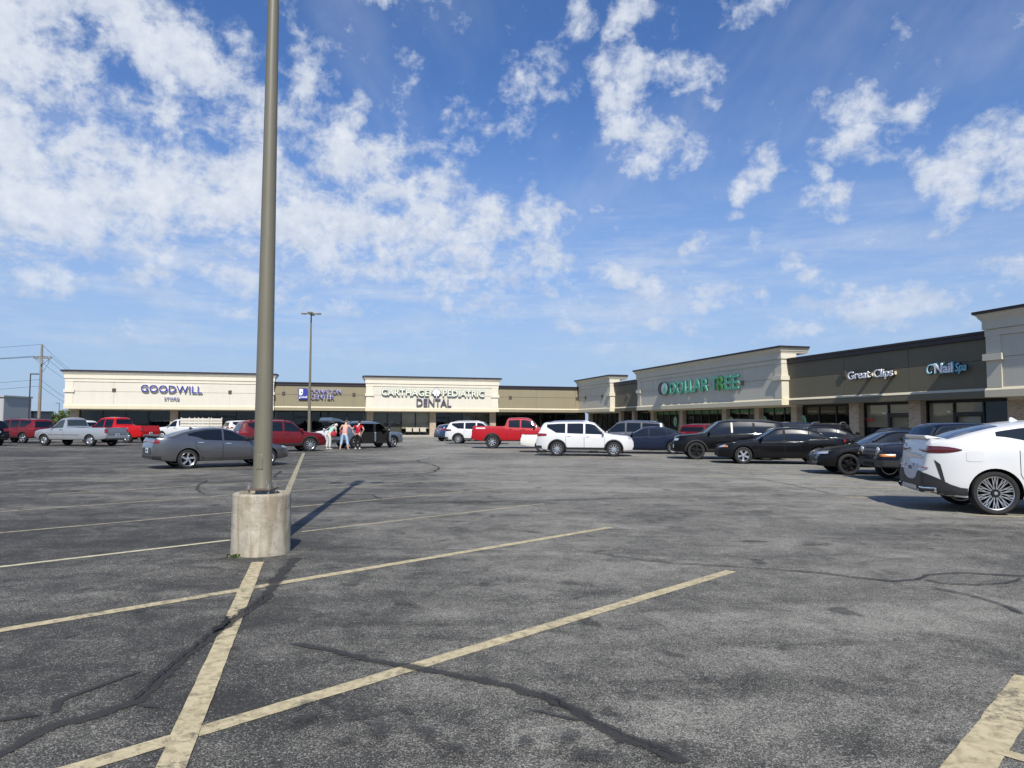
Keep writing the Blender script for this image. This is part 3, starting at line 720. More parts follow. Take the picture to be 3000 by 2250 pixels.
def sign(name, label, fr, px, py, d=0.0):
    s, z = onwall(fr, px, py, d); P, u, n = fr
    return thing(name, label, 'shop sign', P + u * s + n * d + Vector((0, 0, z)), 0)
BLUE = M('sign_blue', (.035, .040, .28), .35); WHITE = M('sign_white', (.90, .90, .89), .4); PURP = M('sign_slate', (.07, .062, .10), .5); TEALG = M('sign_green', (.085, .37, .25), .4)
LGREEN = M('sign_bright_green', (.05, .25, .05), .4); OLIVE = M('sign_olive_edge', (.10, .16, .07), .5); BLACKS = M('sign_black', (.012, .012, .02), .4); TEAL = M('sign_teal', (.02, .28, .34), .4); IVORY = M('sign_ivory', (.78, .80, .70), .4)
SILV = M('raceway', (.6, .6, .58), .5)
def bar(parent, fr, x0, y0, x1, y1, d0, d1, hz, mat, name='raceway'):
    sA, zA = onwall(fr, x0, y0, d0); sB, zB = onwall(fr, x1, y1, d0); zA = (zA + zB) / 2; P, u, n = fr; L = wloc(parent)
    m = MB(lambda q: P + u * q.x + n * q.y + Vector((0, 0, q.z)) - L); m.box(sA, sB, d0, d1, zA - hz / 2, zA + hz / 2); return m.build(name, mat, parent)
t = sign('store_sign', 'blue lettering with white edges on the widest cream wall at the left', FL, 500, 1138)
letters(t, FL, 'GOODWILL', 412.5, 1147, 592, 1152, 412.5, 1127, .22, BLUE, .05, .006, .024, halomat=WHITE)
t = sign('store_sign', 'small blue word under the larger blue lettering on the left cream wall', FL, 503, 1168)
letters(t, FL, 'STORE', 481, 1171.5, 525, 1172.5, 481, 1163, .18, BLUE, .04, .0, .02, halomat=WHITE)
t = sign('store_sign', 'blue and white lettering in two lines with a square emblem on taupe wall', FL, 950, 1155, REC)
dd = REC + .24
letters(t, FL, 'DONATION', 909, 1152.0, 999, 1153.4, 909, 1139.5, dd, BLUE, .05, .0, .026, halomat=WHITE)
letters(t, FL, 'CENTER', 909, 1168, 979, 1169.5, 909, 1156, dd, BLUE, .05, .0, .026, halomat=WHITE)
def panel(parent, fr, pts, d0, d1, mat, name):
    P, u, n = fr; L = wloc(parent); m = MB(lambda q: P + u * q.x + n * q.z + Vector((0, 0, q.y)) - L); m.prism([onwall(fr, x, y, d0) for x, y in pts], d0, d1); return m.build(name, mat, parent)
em = panel(t, FL, [(875, 1137.5), (901, 1138), (901, 1169.8), (875, 1169.5)], REC + .03, REC + .27, BLUE, 'emblem')
panel(em, FL, [(877, 1139.5), (887.5, 1139.7), (887.5, 1148), (887, 1153), (884.5, 1157), (881, 1158.5), (877, 1157)], REC + .27, REC + .285, WHITE, 'face_mark')
panel(em, FL, [(882, 1147), (885.5, 1147), (886.0, 1150), (884, 1152), (881.5, 1150)], REC + .285, REC + .293, BLUE, 'smile_mark')
letters(em, FL, 'goodwill', 876.5, 1165.5, 899.5, 1166, 876.5, 1159.5, REC + .275, WHITE, .01, .01)
t = sign('store_sign', 'ivory lettering with a leaf emblem above slate word on middle cream wall', FL, 1268, 1155)
letters(t, FL, 'CARTHAGE', 1118, 1157.5, 1256.5, 1160, 1118, 1139.5, .24, IVORY, .05, .006, .040, halomat=OLIVE)
letters(t, FL, 'PEDIATRIC', 1298, 1160.6, 1419, 1163, 1298, 1142.8, .24, IVORY, .05, .006, .040, halomat=OLIVE)
letters(t, FL, 'DENTAL', 1220.5, 1190, 1322, 1192, 1220.5, 1168, .17, PURP, .05, .014)
leaf = [(1278.5, 1135), (1281.5, 1142), (1285, 1140.5), (1284.5, 1146.5), (1290.5, 1145.5), (1288.5, 1149.5), (1292, 1151.5), (1285, 1156.5), (1286, 1159.5), (1279.8, 1159), (1279.5, 1166), (1278, 1166), (1277.8, 1159), (1271.5, 1159.3), (1272.3, 1156.3), (1265, 1151), (1268.6, 1149), (1266.8, 1145), (1272.3, 1146), (1272, 1140), (1275.5, 1142)]
cx_, cy_ = 1278.7, 1150
panel(t, FL, [(cx_ + (x - cx_) * 1.18, cy_ + (y - cy_) * 1.14) for x, y in leaf], .16, .28, PURP, 'leaf_backing')
panel(t, FL, leaf, .28, .34, WHITE, 'leaf')
for q in ([(1278.2, 1138.5), (1279.2, 1138.5), (1279.2, 1159), (1278.2, 1159)], [(1278.8, 1155), (1287, 1149.5), (1287.2, 1150.3), (1278.8, 1156.2)], [(1278.6, 1155), (1270, 1149.5), (1269.6, 1150.3), (1278.6, 1156.2)]):
    panel(t, FL, q, .34, .346, PURP, 'leaf_vein')
t = sign('store_sign', 'green block lettering with an oval tree emblem on the long pale wall', FR, 2050, 1128)
letters(t, FR, 'DOLLAR', 1962.5, 1155.5, 2074, 1144.5, 1962.5, 1122.5, .18, TEALG, .05, .020, spacing=1.06)
letters(t, FR, 'T', 2083, 1143.5, 2102, 1142, 2083, 1106, .18, TEALG, .05, .020, name='lettering')
letters(t, FR, 'R', 2103, 1143, 2121, 1141.2, 2103, 1104.5, .18, LGREEN, .05, .020, name='lettering')
letters(t, FR, 'EE', 2125, 1141, 2163, 1138.5, 2125, 1102, .18, TEALG, .05, .020, name='lettering')
bar(t, FR, 1950, 1140.5, 2090, 1129.5, .03, .13, .10, SILV); bar(t, FR, 2086, 1129, 2169, 1120.5, .03, .13, .10, SILV)
ov = [(1946.5 + 10.3 * math.cos(2 * math.pi * k / 28), 1139 + 18.8 * math.sin(2 * math.pi * k / 28) - 1.0 * math.cos(2 * math.pi * k / 28)) for k in range(28)]
em = panel(t, FR, ov, .10, .40, BLACKS, 'emblem')
panel(em, FR, [(1946.5 + (x - 1946.5) * .86, 1139 + (y - 1139) * .9) for x, y in ov], .40, .415, M('pale_mint', (.34, .55, .50), .35), 'emblem_face')
panel(em, FR, [(1945.4, 1155.5), (1947.8, 1155), (1947.4, 1138), (1946.8, 1128), (1946.0, 1138)], .416, .42, TEALG, 'tree_mark')
for sg in (-1, 1):
    for hh in (0, -5, -10):
        panel(em, FR, [(1946.6, 1144 + hh), (1946.6 + sg * 5.0, 1149 + hh), (1946.6 + sg * 6.3, 1153 + hh * .9), (1946.6 + sg * 3.0, 1149 + hh)][::sg], .416, .42, TEALG, 'tree_mark')
t = sign('store_sign', 'white rounded lettering with dark edges on the shaded taupe wall', FR, 2550, 1100, REC); d0 = REC + .30
letters(t, FR, 'Great', 2485, 1112.3, 2549.5, 1105.5, 2485, 1090.5, d0, WHITE, .05, .008, .085, halomat=BLACKS)
letters(t, FR, 'Clips', 2561.5, 1105.8, 2616.5, 1100.5, 2561.5, 1083.5, d0, WHITE, .05, .008, .085, halomat=BLACKS)
for (a, b2) in ((2556, 1097.5), (2624.5, 1092.5)):
    panel(t, FR, [(a - 2.6, b2 - 4.5), (a + 2.6, b2 - 5), (a + 2.6, b2 + 4.5), (a - 2.6, b2 + 5)], REC + .01, REC + .22, M('sign_box_cream', (.66, .60, .42), .5), 'junction_box')
t = sign('store_sign', 'teal and white script lettering with dark blue edges on taupe wall', FR, 2770, 1080, REC); NAVY = M('sign_navy', (.012, .03, .06), .4)
letters(t, FR, "C'", 2714, 1096.5, 2735, 1094.5, 2714, 1068.5, d0, M('sign_pale_cyan', (.45, .72, .74), .4), .05, .0, .085, .2, halomat=NAVY)
letters(t, FR, 'Nail', 2740, 1093.5, 2792, 1089.5, 2740, 1066.5, d0, WHITE, .05, .02, .10, halomat=M('sign_deep_teal', (.015, .16, .20), .4))
letters(t, FR, 'Spa', 2799, 1088.5, 2831.5, 1084.5, 2799, 1064.5, d0, M('sign_cyan', (.25, .58, .66), .4), .05, .0, .085, .2, halomat=NAVY)
dg = DGL + .09
t = sign('window_sign', 'small red window lettering under the beige reflection left of the glass door', FR, 2550, 1230, dg)
REDN = M('red_sign', (.42, .012, .014), .4)
letters(t, FR, 'Great Clips', 2534, 1230.5, 2563, 1229.5, 2534, 1225.5, dg, REDN, .01, .02); letters(t, FR, 'salon', 2542, 1236.8, 2558, 1236.2, 2542, 1232.3, dg, REDN, .01, .02)
t = sign('window_sign', 'white lettering low on the window behind the red vehicle', FR, 2726, 1245, dg)
letters(t, FR, 'Pedicures', 2705, 1247.5, 2749, 1247.5, 2705, 1241.5, dg, WHITE, .01, .02)
letters(t, FR, 'Manicures', 2771, 1249.5, 2796, 1249.5, 2771, 1244.5, dg, M('faded_white', (.4, .4, .4), .5), .01, .0)
t = sign('door_number', 'white street number above the glass door beside the red lettering', FR, 2591, 1210, dg); t['category'] = 'door number'
letters(t, FR, '104', 2586, 1213.5, 2596, 1213, 2586, 1208.5, dg, WHITE, .01, .01)
t = sign('door_number', 'white street number above the door of the nail salon', FR, 2780, 1205, dg); t['category'] = 'door number'
letters(t, FR, '102', 2774.5, 1208.5, 2786, 1208, 2774.5, 1203, dg, WHITE, .01, .01)
# bench with three seats under the dental windows
P, u, n = FL; s_, z_ = onwall(FL, 1219, 1265, -.9)
t = thing('bench', 'pale three seat bench under the dental windows', 'bench', P + u * s_ + n * (-.9) + Vector((0, 0, .14)), math.atan2(u.y, u.x))
CH = M('pale_chair', (.45, .42, .33), .6)
for k in (-1, 0, 1):
    m = MB(); m.box(k * .82 - .33, k * .82 + .33, .16, .20, .42, .85); m.build('backrest', CH, t, bevel=.01)
    m = MB(); m.box(k * .82 - .33, k * .82 + .33, -.28, .14, .36, .41); m.build('seat', CH, t, bevel=.01)
m = MB(); m.box(-1.3, 1.3, -.03, .03, .28, .355); m.build('beam', FRAME, t)
for k in (-1, 1):
    m = MB(); m.box(k * .9 - .03, k * .9 + .03, -.26, .2, 0, .27); m.build('leg', FRAME, t)

# ------------------------------------------------------------------ far left background
def far_at(px, py, Y):
    r = ray(px, py); return CAM + r * (Y / r.y)
WOOD = simple('weathered_wood', (.21, .18, .135), .9, 0, .25, 3)
q = far_at(114, 1225, 86); top = far_at(117.5, 1009, 86).z
t = thing('utility_pole', 'weathered wooden utility pole with one crossarm and wires', 'utility pole', (q.x, q.y, 0))
m = MB(); m.tube([(0, 0, -.1), (.03, 0, top)], [.20, .12], 14); m.build('pole', WOOD, t, smooth=True)
ca = far_at(117, 1049, 86).z
m = MB(); m.box(-.95, 1.25, -.07, .07, ca - .07, ca + .07); m.tube([(-.8, .08, ca - .05), (0, .1, ca - .85)], .03, 6); m.tube([(1.0, .08, ca - .05), (0, .1, ca - .85)], .03, 6); arm = m.build('crossarm', WOOD, t)
for x in (-.88, -.45, .35, .75, 1.15):
    m = MB(); m.lathe([(.05, ca + .06), (.07, ca + .14), (.05, ca + .24), (.0, ca + .26)], 8, c=(x, 0, 0)); m.build('insulator', M('porcelain', (.16, .13, .12), .3), arm)
m = MB(); m.lathe([(.16, ca - .75), (.17, ca - .2), (.0, ca - .15)], 10, c=(.25, -.3, 0)); m.build('cable_box', M('grey_box', (.25, .25, .25), .5), t)
def wire(a, b2, sag, n=14): return [Vector(a).lerp(Vector(b2), k / n) - Vector((0, 0, sag * 4 * (k / n) * (1 - k / n))) for k in range(n + 1)]
m = MB(); R_ = far_at(300, 1150, 170) - Vector((q.x, q.y, 0)); Lf = Vector((-60, 10, 0))
for x, z, sg in ((-.88, ca + .25, .8), (.35, ca + .25, .8), (1.15, ca + .25, .8), (.03, top, .9), (0, ca - 2.6, 1.2), (.05, ca - 3.4, 1.2)):
    m.tube(wire((x, 0, z), (Lf.x + x, Lf.y, z + .3), sg), .018, 5); m.tube(wire((x, 0, z), (R_.x + x * 1.5, R_.y, z - .3), sg * 1.5), .018, 5)
m.tube([(1.0, 0, ca - .1), (.85, 0, ca - .7), (.5, 0, ca - 1.3), (.1, 0, ca - 1.8)], .025, 5)
m.build('wire', M('wire_black', (.03, .03, .03), .6), t)
def street_light(px, ptop, Y, lab, arm=1.0):
    b = far_at(px, 1230, Y); h = far_at(px, ptop, Y).z
    t = thing('street_light', lab, 'street lamp', (b.x, b.y, 0), 0, 'small street lights beyond the lot')
    m = MB(); m.tube([(0, 0, 0), (0, 0, h)], [.11, .07], 8); m.build('pole', M('dark_bronze', (.035, .03, .032), .5), t)
    m = MB(); m.box(0, arm, -.12, .12, h - .06, h + .08); m.build('lamp_head', M('dark_bronze', (.035, .03, .032), .5), t)
street_light(84, 1096, 96, 'dark slim street light with one head, left of the utility pole', 1.1)
street_light(37.5, 1171, 190, 'tiny street light above the grey warehouse roof', -1.2); street_light(172, 1181, 200, 'tiny street light above the trees left of the cream wall', -1.0)
street_light(203, 1202, 230, 'tiniest street light touching the left brick column', -.6)
SID = simple('grey_metal_siding', (.165, .165, .165), .6, 0, .06, 1)
def warehouse(p0, p1, ytop, Y, lab, mat, depth=25, trim=True):
    a = far_at(p0, 1230, Y); b2 = far_at(p1, 1230, Y); h = far_at(p0, ytop, Y).z
    t = thing('warehouse', lab, 'warehouse', (a.x, a.y, 0)); L = b2.x - a.x
    m = MB(); m.box(0, L, 0, depth, 0, h - .25)
    k = 0
    while k < L: m.box(k, k + .12, -.05, 0, 0, h - .25); k += 1.2
    m.build('wall', mat, t)
    m = MB(); m.box(-.2, L + .2, -.3, depth + .2, h - .24, h + .1); m.build('roof', M('dark_roof_edge', (.05, .05, .06), .6) if trim else mat, t)
    m = MB(); m.box(L * .4, L * .4 + 3.5, -.09, -.055, 0, 3.6); m.build('door', M('pale_door', (.4, .4, .4), .6), t)
warehouse(8.5, 98, 1205, 150, 'long low grey warehouse with dark roof edge behind the utility pole', SID, 6)
warehouse(-120, 9, 1159, 140, 'taller pale warehouse end at the left picture edge', simple('pale_siding', (.36, .36, .36), .6), 8, trim=False)
# trees: tapered trunk, limbs and clumps of leaf faces
def leaf_mat(name, c):
    m, g, b = newmat(name); tc = g.n('ShaderNodeTexCoord').outputs['Object']
    g.set(b.inputs['Base Color'], g.mix(g.ss(g.noise(tc, 1.2, 3), .3, .7), (c[0] * .6, c[1] * .65, c[2] * .6), (c[0] * 1.5, c[1] * 1.4, c[2] * 1.2))); b.inputs['Roughness'].default_value = .7
    return m
LEAF = leaf_mat('leaf_green', (.085, .125, .030)); BARK = M('bark', (.10, .08, .06), .9)
def crown(m, c, rad, n, size, rng):
    cl = [(Vector((rng.gauss(0, .45) * rad[0], rng.gauss(0, .45) * rad[1], rng.uniform(-.7, .9) * rad[2])), rng.uniform(.25, .5)) for _ in range(16)]
    for _ in range(n):
        cc, r = cl[rng.randrange(len(cl))]; v = Vector((rng.gauss(0, 1), rng.gauss(0, 1), rng.gauss(0, 1))).normalized() * rng.random() ** .4
        q = Vector(c) + cc + Vector((v.x * rad[0] * r, v.y * rad[1] * r, v.z * rad[2] * r))
        a = Vector((rng.gauss(0, 1), rng.gauss(0, 1), rng.gauss(0, .6))).normalized(); b2 = a.cross(Vector((rng.gauss(0, 1), rng.gauss(0, 1), rng.gauss(0, 1)))).normalized()
        s = size * rng.uniform(.6, 1.4); m.quad(q - a * s, q + b2 * s * .6, q + a * s, q - b2 * s * .6)
rng = random.Random(5)
for px, ptop, w_, Y, lab in ((186, 1205, 6.0, 190, 'round green tree rising left of the cream store wall'), (163, 1210, 4.6, 192, 'smaller green tree left of the round one'), (202, 1213, 5.0, 188, 'low green tree partly behind the left brick column')):
    b = far_at(px, 1228, Y); h = far_at(px, ptop, Y).z
    t = thing('tree', lab, 'tree', (b.x, b.y, 0), 0, 'trees beyond the left wing')
    m = MB(); m.tube([(0, 0, 0), (.1, 0, h * .4), (.2, 0, h * .75)], [.22, .16, .06], 8)
    for k in range(5): m.tube([(.1, 0, h * (.3 + .08 * k)), (math.cos(k * 1.3) * w_ * .3, math.sin(k * 1.3) * w_ * .3, h * (.5 + .08 * k))], [.08, .03], 6)
    m.build('trunk', BARK, t)
    m = MB(); crown(m, (0, 0, h * .62), (w_ * .55, w_ * .55, h * .40), 1500, .22, rng); m.build('crown', LEAF, t, fix=False)
m = MB()
for k in range(70):
    x = -260 + k * 3.4 + rng.uniform(-1, 1); hh = rng.uniform(2.2, 4.2)
    crown(m, (x, 250 + rng.uniform(-8, 8), hh * .5), (3.2, 2.5, hh * .6), 160, .45, rng)
tag(m.build('far_woods', leaf_mat('leaf_dark', (.055, .085, .035)), fix=False), kind='stuff')

# weed at the foot of the lamp base
t = thing('weed', 'small green weed growing at the foot of the nearest concrete lamp base', 'plant', (-3.24, 8.44, 0))
m = MB(); rw = random.Random(3)
for k in range(26):
    a = rw.uniform(0, 6.28); L = rw.uniform(.02, .065); q = Vector((rw.gauss(0, .03), rw.gauss(0, .012), 0)); d = Vector((math.cos(a) * .5, math.sin(a) * .5 - .15, 1)).normalized(); sd = Vector((-math.sin(a), math.cos(a), 0)) * .007
    m.quad(q - sd, q + sd, q + d * L * .7 + sd * 1.4, q + d * L); m.quad(q + d * L * .5 - sd, q + d * L * .5 + sd * 3, q + d * L * .9 + sd * 2, q + d * L * .8 - sd)
m.build('leaves', LEAF, t, fix=False)
# ------------------------------------------------------------------ vehicles
def paint(name, col, metal=.0, rough=.35, coat=1.0, spec=.5, cior=1.5):
    m, g, b = newmat(name); tc = g.n('ShaderNodeTexCoord').outputs['Object']
    n = g.noise(tc, 2.0, 4, .6); d = g.noise(tc, 30, 3, .6)
    g.set(b.inputs['Base Color'], g.vmath('SCALE', col, scale=g.math('MULTIPLY_ADD', n, .16, .92)))
    b.inputs['Metallic'].default_value = metal; g.set(b.inputs['Roughness'], g.math('MULTIPLY_ADD', d, .10, rough - .05))
    b.inputs['Coat Weight'].default_value = coat; b.inputs['Coat Roughness'].default_value = .03; b.inputs['Specular IOR Level'].default_value = spec; b.inputs['Coat IOR'].default_value = cior
    return m
CGLASS = simple('car_glass', (.006, .008, .010), .045, 0, .3, 1.2, .6)
CGLASS2 = simple('clear_car_glass', (.045, .055, .058), .03, 0, .4, 2.5, .6)
TYRE = simple('tyre_rubber', (.022, .022, .022), .8, 0, .15, 20, .3); ALLOY = simple('alloy', (.62, .62, .63), .28, .9, .08); BLKRIM = simple('black_alloy', (.012, .012, .013), .22, .3, .1, 6, .6)
DARKP = simple('black_trim', (.020, .020, .021), .55, 0, .15, 5); WELL = simple('wheel_well', (.006, .006, .006), .95); REDL = simple('tail_light', (.22, .010, .012), .10, 0, .25, 20, .6, 1.0); HEADL = simple('headlight', (.55, .57, .60), .12, .4, .3, 14, .6, 1.0)
AMBER = simple('amber_lens', (.62, .22, .06), .2, 0, .1, 8, .6); CHROME = simple('chrome', (.75, .75, .76), .08, 1.0, .05); PLATE = simple('license_plate', (.62, .64, .66), .45, 0, .25, 12); SEAM = simple('panel_gap', (.004, .004, .004), .9)
SATIN = simple('satin_silver', (.45, .46, .47), .35, .6, .08)

def lerp_pts(pts, x):
    if x >= pts[0][0]: return pts[0][1]
    for a, b in zip(pts, pts[1:]):
        if x >= b[0]: return a[1] + (b[1] - a[1]) * (x - a[0]) / (b[0] - a[0])
    return pts[-1][1]

class Car:
    """x forward, y left, z up, origin between the axles on the ground"""
    def __init__(s, name, label, cat, pos, heading, paintmat, wb=2.7, fo=.9, ro=1.0, W=1.8, top=(), belt=((0, .95), (1, 1.0)), sill=.24, tumble=.32, round_=.085, r=.33, tw=.22, rim='ten', rimmat=None, glass=None, nose=.30, tailk=.24, flare=0.0, group=None, crown=.04, cut=None, parts=True, shoulder=.045, archmat=None, tailz=.65):
        s.wb, s.fo, s.ro, s.W, s.sill, s.tum, s.rr, s.r, s.tw = wb, fo, ro, W, sill, tumble, round_, r, tw
        s.xf, s.xr = wb / 2 + fo, -wb / 2 - ro; L = s.L = s.xf - s.xr
        s.top = [(s.xf - f * L, z) for f, z in top]; s.belt = [(s.xf - f * L, z) for f, z in belt]
        s.tailz = tailz; s.nose, s.tailk, s.crown, s.shoulder = nose, tailk, crown, shoulder
        s.glass = glass or CGLASS; s.paint = paintmat; s.rimmat = rimmat or ALLOY; s.rim = rim
        s.root = thing(name, label, cat, (pos[0], pos[1], 0), R(90 - heading), group)
        s.body(cut)
        for sx in (1, -1):
            for sy in (1, -1): s.wheel(sx * wb / 2, sy)
    def T(s, x):
        return sum(lerp_pts(s.top, x + dx) for dx in (-.05, 0, .05)) / 3
    def w(s, x):
        t1 = max(0, 1 - (s.xf - x) / .75); t2 = max(0, 1 - (x - s.xr) / s.tailz)
        return s.W / 2 * (1 - s.nose * t1 ** 2.4 - s.tailk * t2 ** 2.6)
    def bot(s, x):
        t1 = max(0, 1 - (s.xf - x) / .6); t2 = max(0, 1 - (x - s.xr) / .7)
        return s.sill + .04 * t1 ** 1.5 + .10 * t2 ** 1.5
    def section(s, x):
        T, b, B, w = s.T(x), lerp_pts(s.belt, x), s.bot(x), s.w(x)
        sh = min(b, T - .04); h = sh - B
        P = [(0, B), (w * .84, B), (w * .945, B + .025), (w * .975, B + .10), (w * .993, B + .30 * h), (w, B + .52 * h), (w * .994, B + .74 * h), (w * .985, sh - .05), (w * .962, sh)]
        yb = w * .962 - s.shoulder * min(1, max(0, (T - b) / .15)); up = max(0.0, T - s.crown - s.rr - sh)
        ze = sh + up; ye = max(.15, yb - s.tum * up)
        rr = min(s.rr, max(.02, T - s.crown - ze))
        P += [(yb, sh + .004), ((yb + ye) / 2 + .015 * min(1, up * 3), sh + up * .5), (ye, ze)]
        P += [(ye - rr * .22, ze + rr * .55), (ye - rr * .75, ze + rr * .92), (ye * .62, T - s.crown * .42), (ye * .3, T - s.crown * .1), (0, T)]
        return P
    def edge(s, x):
        P = s.section(x); return P[9], P[11]
    def body(s, cut):
        xs = []; n = 70
        for k in range(n + 1):
            t = k / n; t = t + .55 * math.sin(2 * math.pi * t) / (2 * math.pi) * -1 * -.0 if False else t
            xs.append(s.xf - s.L * t)
        extra = []
        for q in (.008, .02, .035, .05): extra += [s.xf - q * s.L, s.xr + q * s.L]
        for (x, z) in s.top: extra += [x + .03, x - .03, x]
        xs = sorted(set([round(x, 4) for x in xs + extra if s.xr <= x <= s.xf]), reverse=True)
        m = MB(); rows = []
        for x in xs:
            P = s.section(x); row = [m.p((x, y, z)) for y, z in P]
            row += [m.p((x, -y, z)) for y, z in P[-2:0:-1]]
            rows.append(row)
        k = len(rows[0])
        for a, b in zip(rows, rows[1:]):
            for j in range(k): m.face((a[j], a[(j + 1) % k], b[(j + 1) % k], b[j]))
        m.face(rows[0][::-1]); m.face(rows[-1])
        me = m.mesh('body')
        bm = bmesh.new(); bm.from_mesh(me); s.bvh = BVHTree.FromBMesh(bm); bm.free()
        me.materials.append(s.paint); me.materials.append(WELL)
        o = link('body', me, [], s.root)
        c = MB()
        for sx in (1, -1):
            for sy in (1, -1):
                y0 = s.W / 2 - .36; c.lathe([(s.r + .055, y0 * sy), (s.r + .055, (s.W / 2 + .2) * sy)], 36, 'y', (sx * s.wb / 2, 0, s.r))
        cut_o = link('cut', c.mesh('cut'), [s.paint, WELL]); 
        for p in cut_o.data.polygons: p.material_index = 1
        cutters = [cut_o]
        if cut:
            for bx in cut:
                c = MB(); c.box(*bx); q = link('cut', c.mesh('cut'), [s.paint, WELL])
                for p in q.data.polygons: p.material_index = 1
                cutters.append(q)
        for q in cutters:
            md = o.modifiers.new('b', 'BOOLEAN'); md.operation = 'DIFFERENCE'; md.object = q; md.solver = 'EXACT'; q.parent = s.root
        bpy.context.view_layer.update()
        nm = evaluated_mesh(o, 'body'); o.modifiers.clear(); o.data = nm
        for q in cutters: bpy.data.objects.remove(q)
        nm.shade_smooth(); nm.set_sharp_from_angle(angle=R(32))
        s.o = o
    # ---- patches laid on the body skin by ray casting in the car's own space
    def patch(s, name, mat, cols, mode='side', sides=(1,), off=.005, rows=6, parent=None, org=(0, 0), bulge=0.0, thick=0.0):
        out = []
        if mode == 'wrap':
            cols = [tuple(p + (q - p) * t / 4 for p, q in zip(a, b)) for a, b in zip(cols, cols[1:]) for t in range(4)] + [tuple(cols[-1])]
        for sg in sides:
            m = MB(); grid = []
            for c in cols:
                col = []
                a, lo, hi = c[0], c[1], c[2]; a2 = c[3] if len(c) > 3 else a
                for k in range(rows + 1):
                    t = k / rows; z = lo + (hi - lo) * t; x = a + (a2 - a) * t
                    if mode == 'side': o_, d = Vector((x, 3 * sg, z)), Vector((0, -sg, 0))
                    elif mode == 'rear': o_, d = Vector((-5, x, z)), Vector((1, 0, 0))
                    elif mode == 'front': o_, d = Vector((5, x, z)), Vector((-1, 0, 0))
                    elif mode == 'top': o_, d = Vector((z, x, 4)), Vector((0, 0, -1))      # x = lateral, lo..hi along the car
                    elif mode == 'wrap':
                        th = R(x) * sg; o_ = Vector((org[0], org[1] * sg, z)); d = Vector((math.cos(th), math.sin(th), 0)); o_ = o_ + d * 4; d = -d
                    loc, nrm, idx, dist = s.bvh.ray_cast(o_, d)
                    if loc is None: col.append(None); continue
                    if nrm.dot(d) > 0: nrm = -nrm
                    col.append((loc + nrm * (off + bulge * math.sin(math.pi * t)), nrm))
                grid.append(col)
            idg = [[(m.p(q[0]) if q else None) for q in col] for col in grid]
            for a, b in zip(idg, idg[1:]):
                for k in range(rows):
                    f = [a[k], b[k], b[k + 1], a[k + 1]]
                    if all(q is not None for q in f): m.face(f)
            if not m.f: continue
            if thick:
                # close the rim so the piece has depth
                n0 = len(m.v)
                inn = [[(m.p(q[0] - q[1] * thick) if q else None) for q in col] for col in grid]
                ring = [(i, 0) for i in range(len(grid))] + [(len(grid) - 1, k) for k in range(1, rows + 1)] + [(i, rows) for i in range(len(grid) - 2, -1, -1)] + [(0, k) for k in range(rows - 1, 0, -1)]
                for (i, k), (i2, k2) in zip(ring, ring[1:] + ring[:1]):
                    f = [idg[i][k], idg[i2][k2], inn[i2][k2], inn[i][k]]
                    if all(q is not None for q in f): m.face(f)
            o = m.build(name, mat, parent or s.root, smooth=40, fix=False)
            bm = bmesh.new(); bm.from_mesh(o.data); bmesh.ops.recalc_face_normals(bm, faces=bm.faces)
            ctr = Vector((0, 0, .8)); tot = sum((f.normal.dot(f.calc_center_median() - ctr) * f.calc_area()) for f in bm.faces)
            if tot < 0: bmesh.ops.reverse_faces(bm, faces=bm.faces)
            bm.to_mesh(o.data); bm.free()
            out.append(o)
        return out
    def fx(s, f): return s.xf - f * s.L
    def side_glass(s, spans, lo=.018, hi=-.012, mat=None, n=10, sides=(1, -1), name='side_window', trim=None):
        # spans: fractions of the length from the nose; shape follows belt line and roof edge
        for sp in spans:
            f0, f1 = sp[0], sp[1]; sl = sp[2] if len(sp) > 2 else 0.0; sl2 = sp[3] if len(sp) > 3 else 0.0; cols = []
            for k in range(n + 1):
                f = f0 + (f1 - f0) * k / n; x = s.fx(f); b, e = s.edge(x)
                zl = lerp_pts(s.belt, x) + lo; zh = e[1] - hi
                if sl and k == 0: zh = zl + .02
                # shear the end columns so that the pane edges slope
                x2 = x
                if sl and k < n: pass
                if zh - zl < .015: zh = zl + .012
                cols.append((x, zl, zh))
            if sl2:
                # taper the rear end to a point
                m_ = max(1, int(n * sl2))
                for k in range(m_):
                    i = n - k; t = 1 - (k / m_); x, zl, zh = cols[i]; cols[i] = (x, zl + (zh - zl) * .0 + (zh - zl) * t * .62, zh)
            if trim: s.patch('window_trim', trim, [(x, a - .022, a - .002) for x, a, b in cols], 'side', sides, .007, 1)
            s.patch(name, mat or s.glass, cols, 'side', sides, .006, 6)
    def top_glass(s, f0, f1, inset=.10, name='windshield', n=9, mat=None):
        # glass on the sloping top surface between two length fractions
        x0, x1 = s.fx(f0), s.fx(f1); cols = []
        for k in range(n + 1):
            t = -1 + 2 * k / n
            def yy(x): return t * (s.edge(x)[1][0] - inset)
            cols.append((yy(x0), x0, x1, yy(x1)))
        return s.patch(name, mat or s.glass, cols, 'top', (1,), .006, 8)
    def rear_glass(s, z0, z1, inset=.12, name='rear_window', n=8, mat=None, mode='rear', w0=None, w1=None):
        cols = []
        for k in range(n + 1):
            t = -1 + 2 * k / n; cols.append((t * (w0 or s.W / 2 - inset), z0, z1, t * (w1 or s.W / 2 - inset - .12)))
        return s.patch(name, mat or s.glass, cols, mode, (1,), .008, 5)
    def lamps(s, name, mat, th0, th1, z0, z1, org, front=True, n=7, z0b=None, z1b=None, sides=(1, -1), off=.008, rows=4):
        cols = []
        for k in range(n + 1):
            t = k / n; cols.append((th0 + (th1 - th0) * t, z0 + ((z0b if z0b is not None else z0) - z0) * t, z1 + ((z1b if z1b is not None else z1) - z1) * t))
        return s.patch(name, mat, cols, 'wrap', sides, off, rows, None, org, .012)
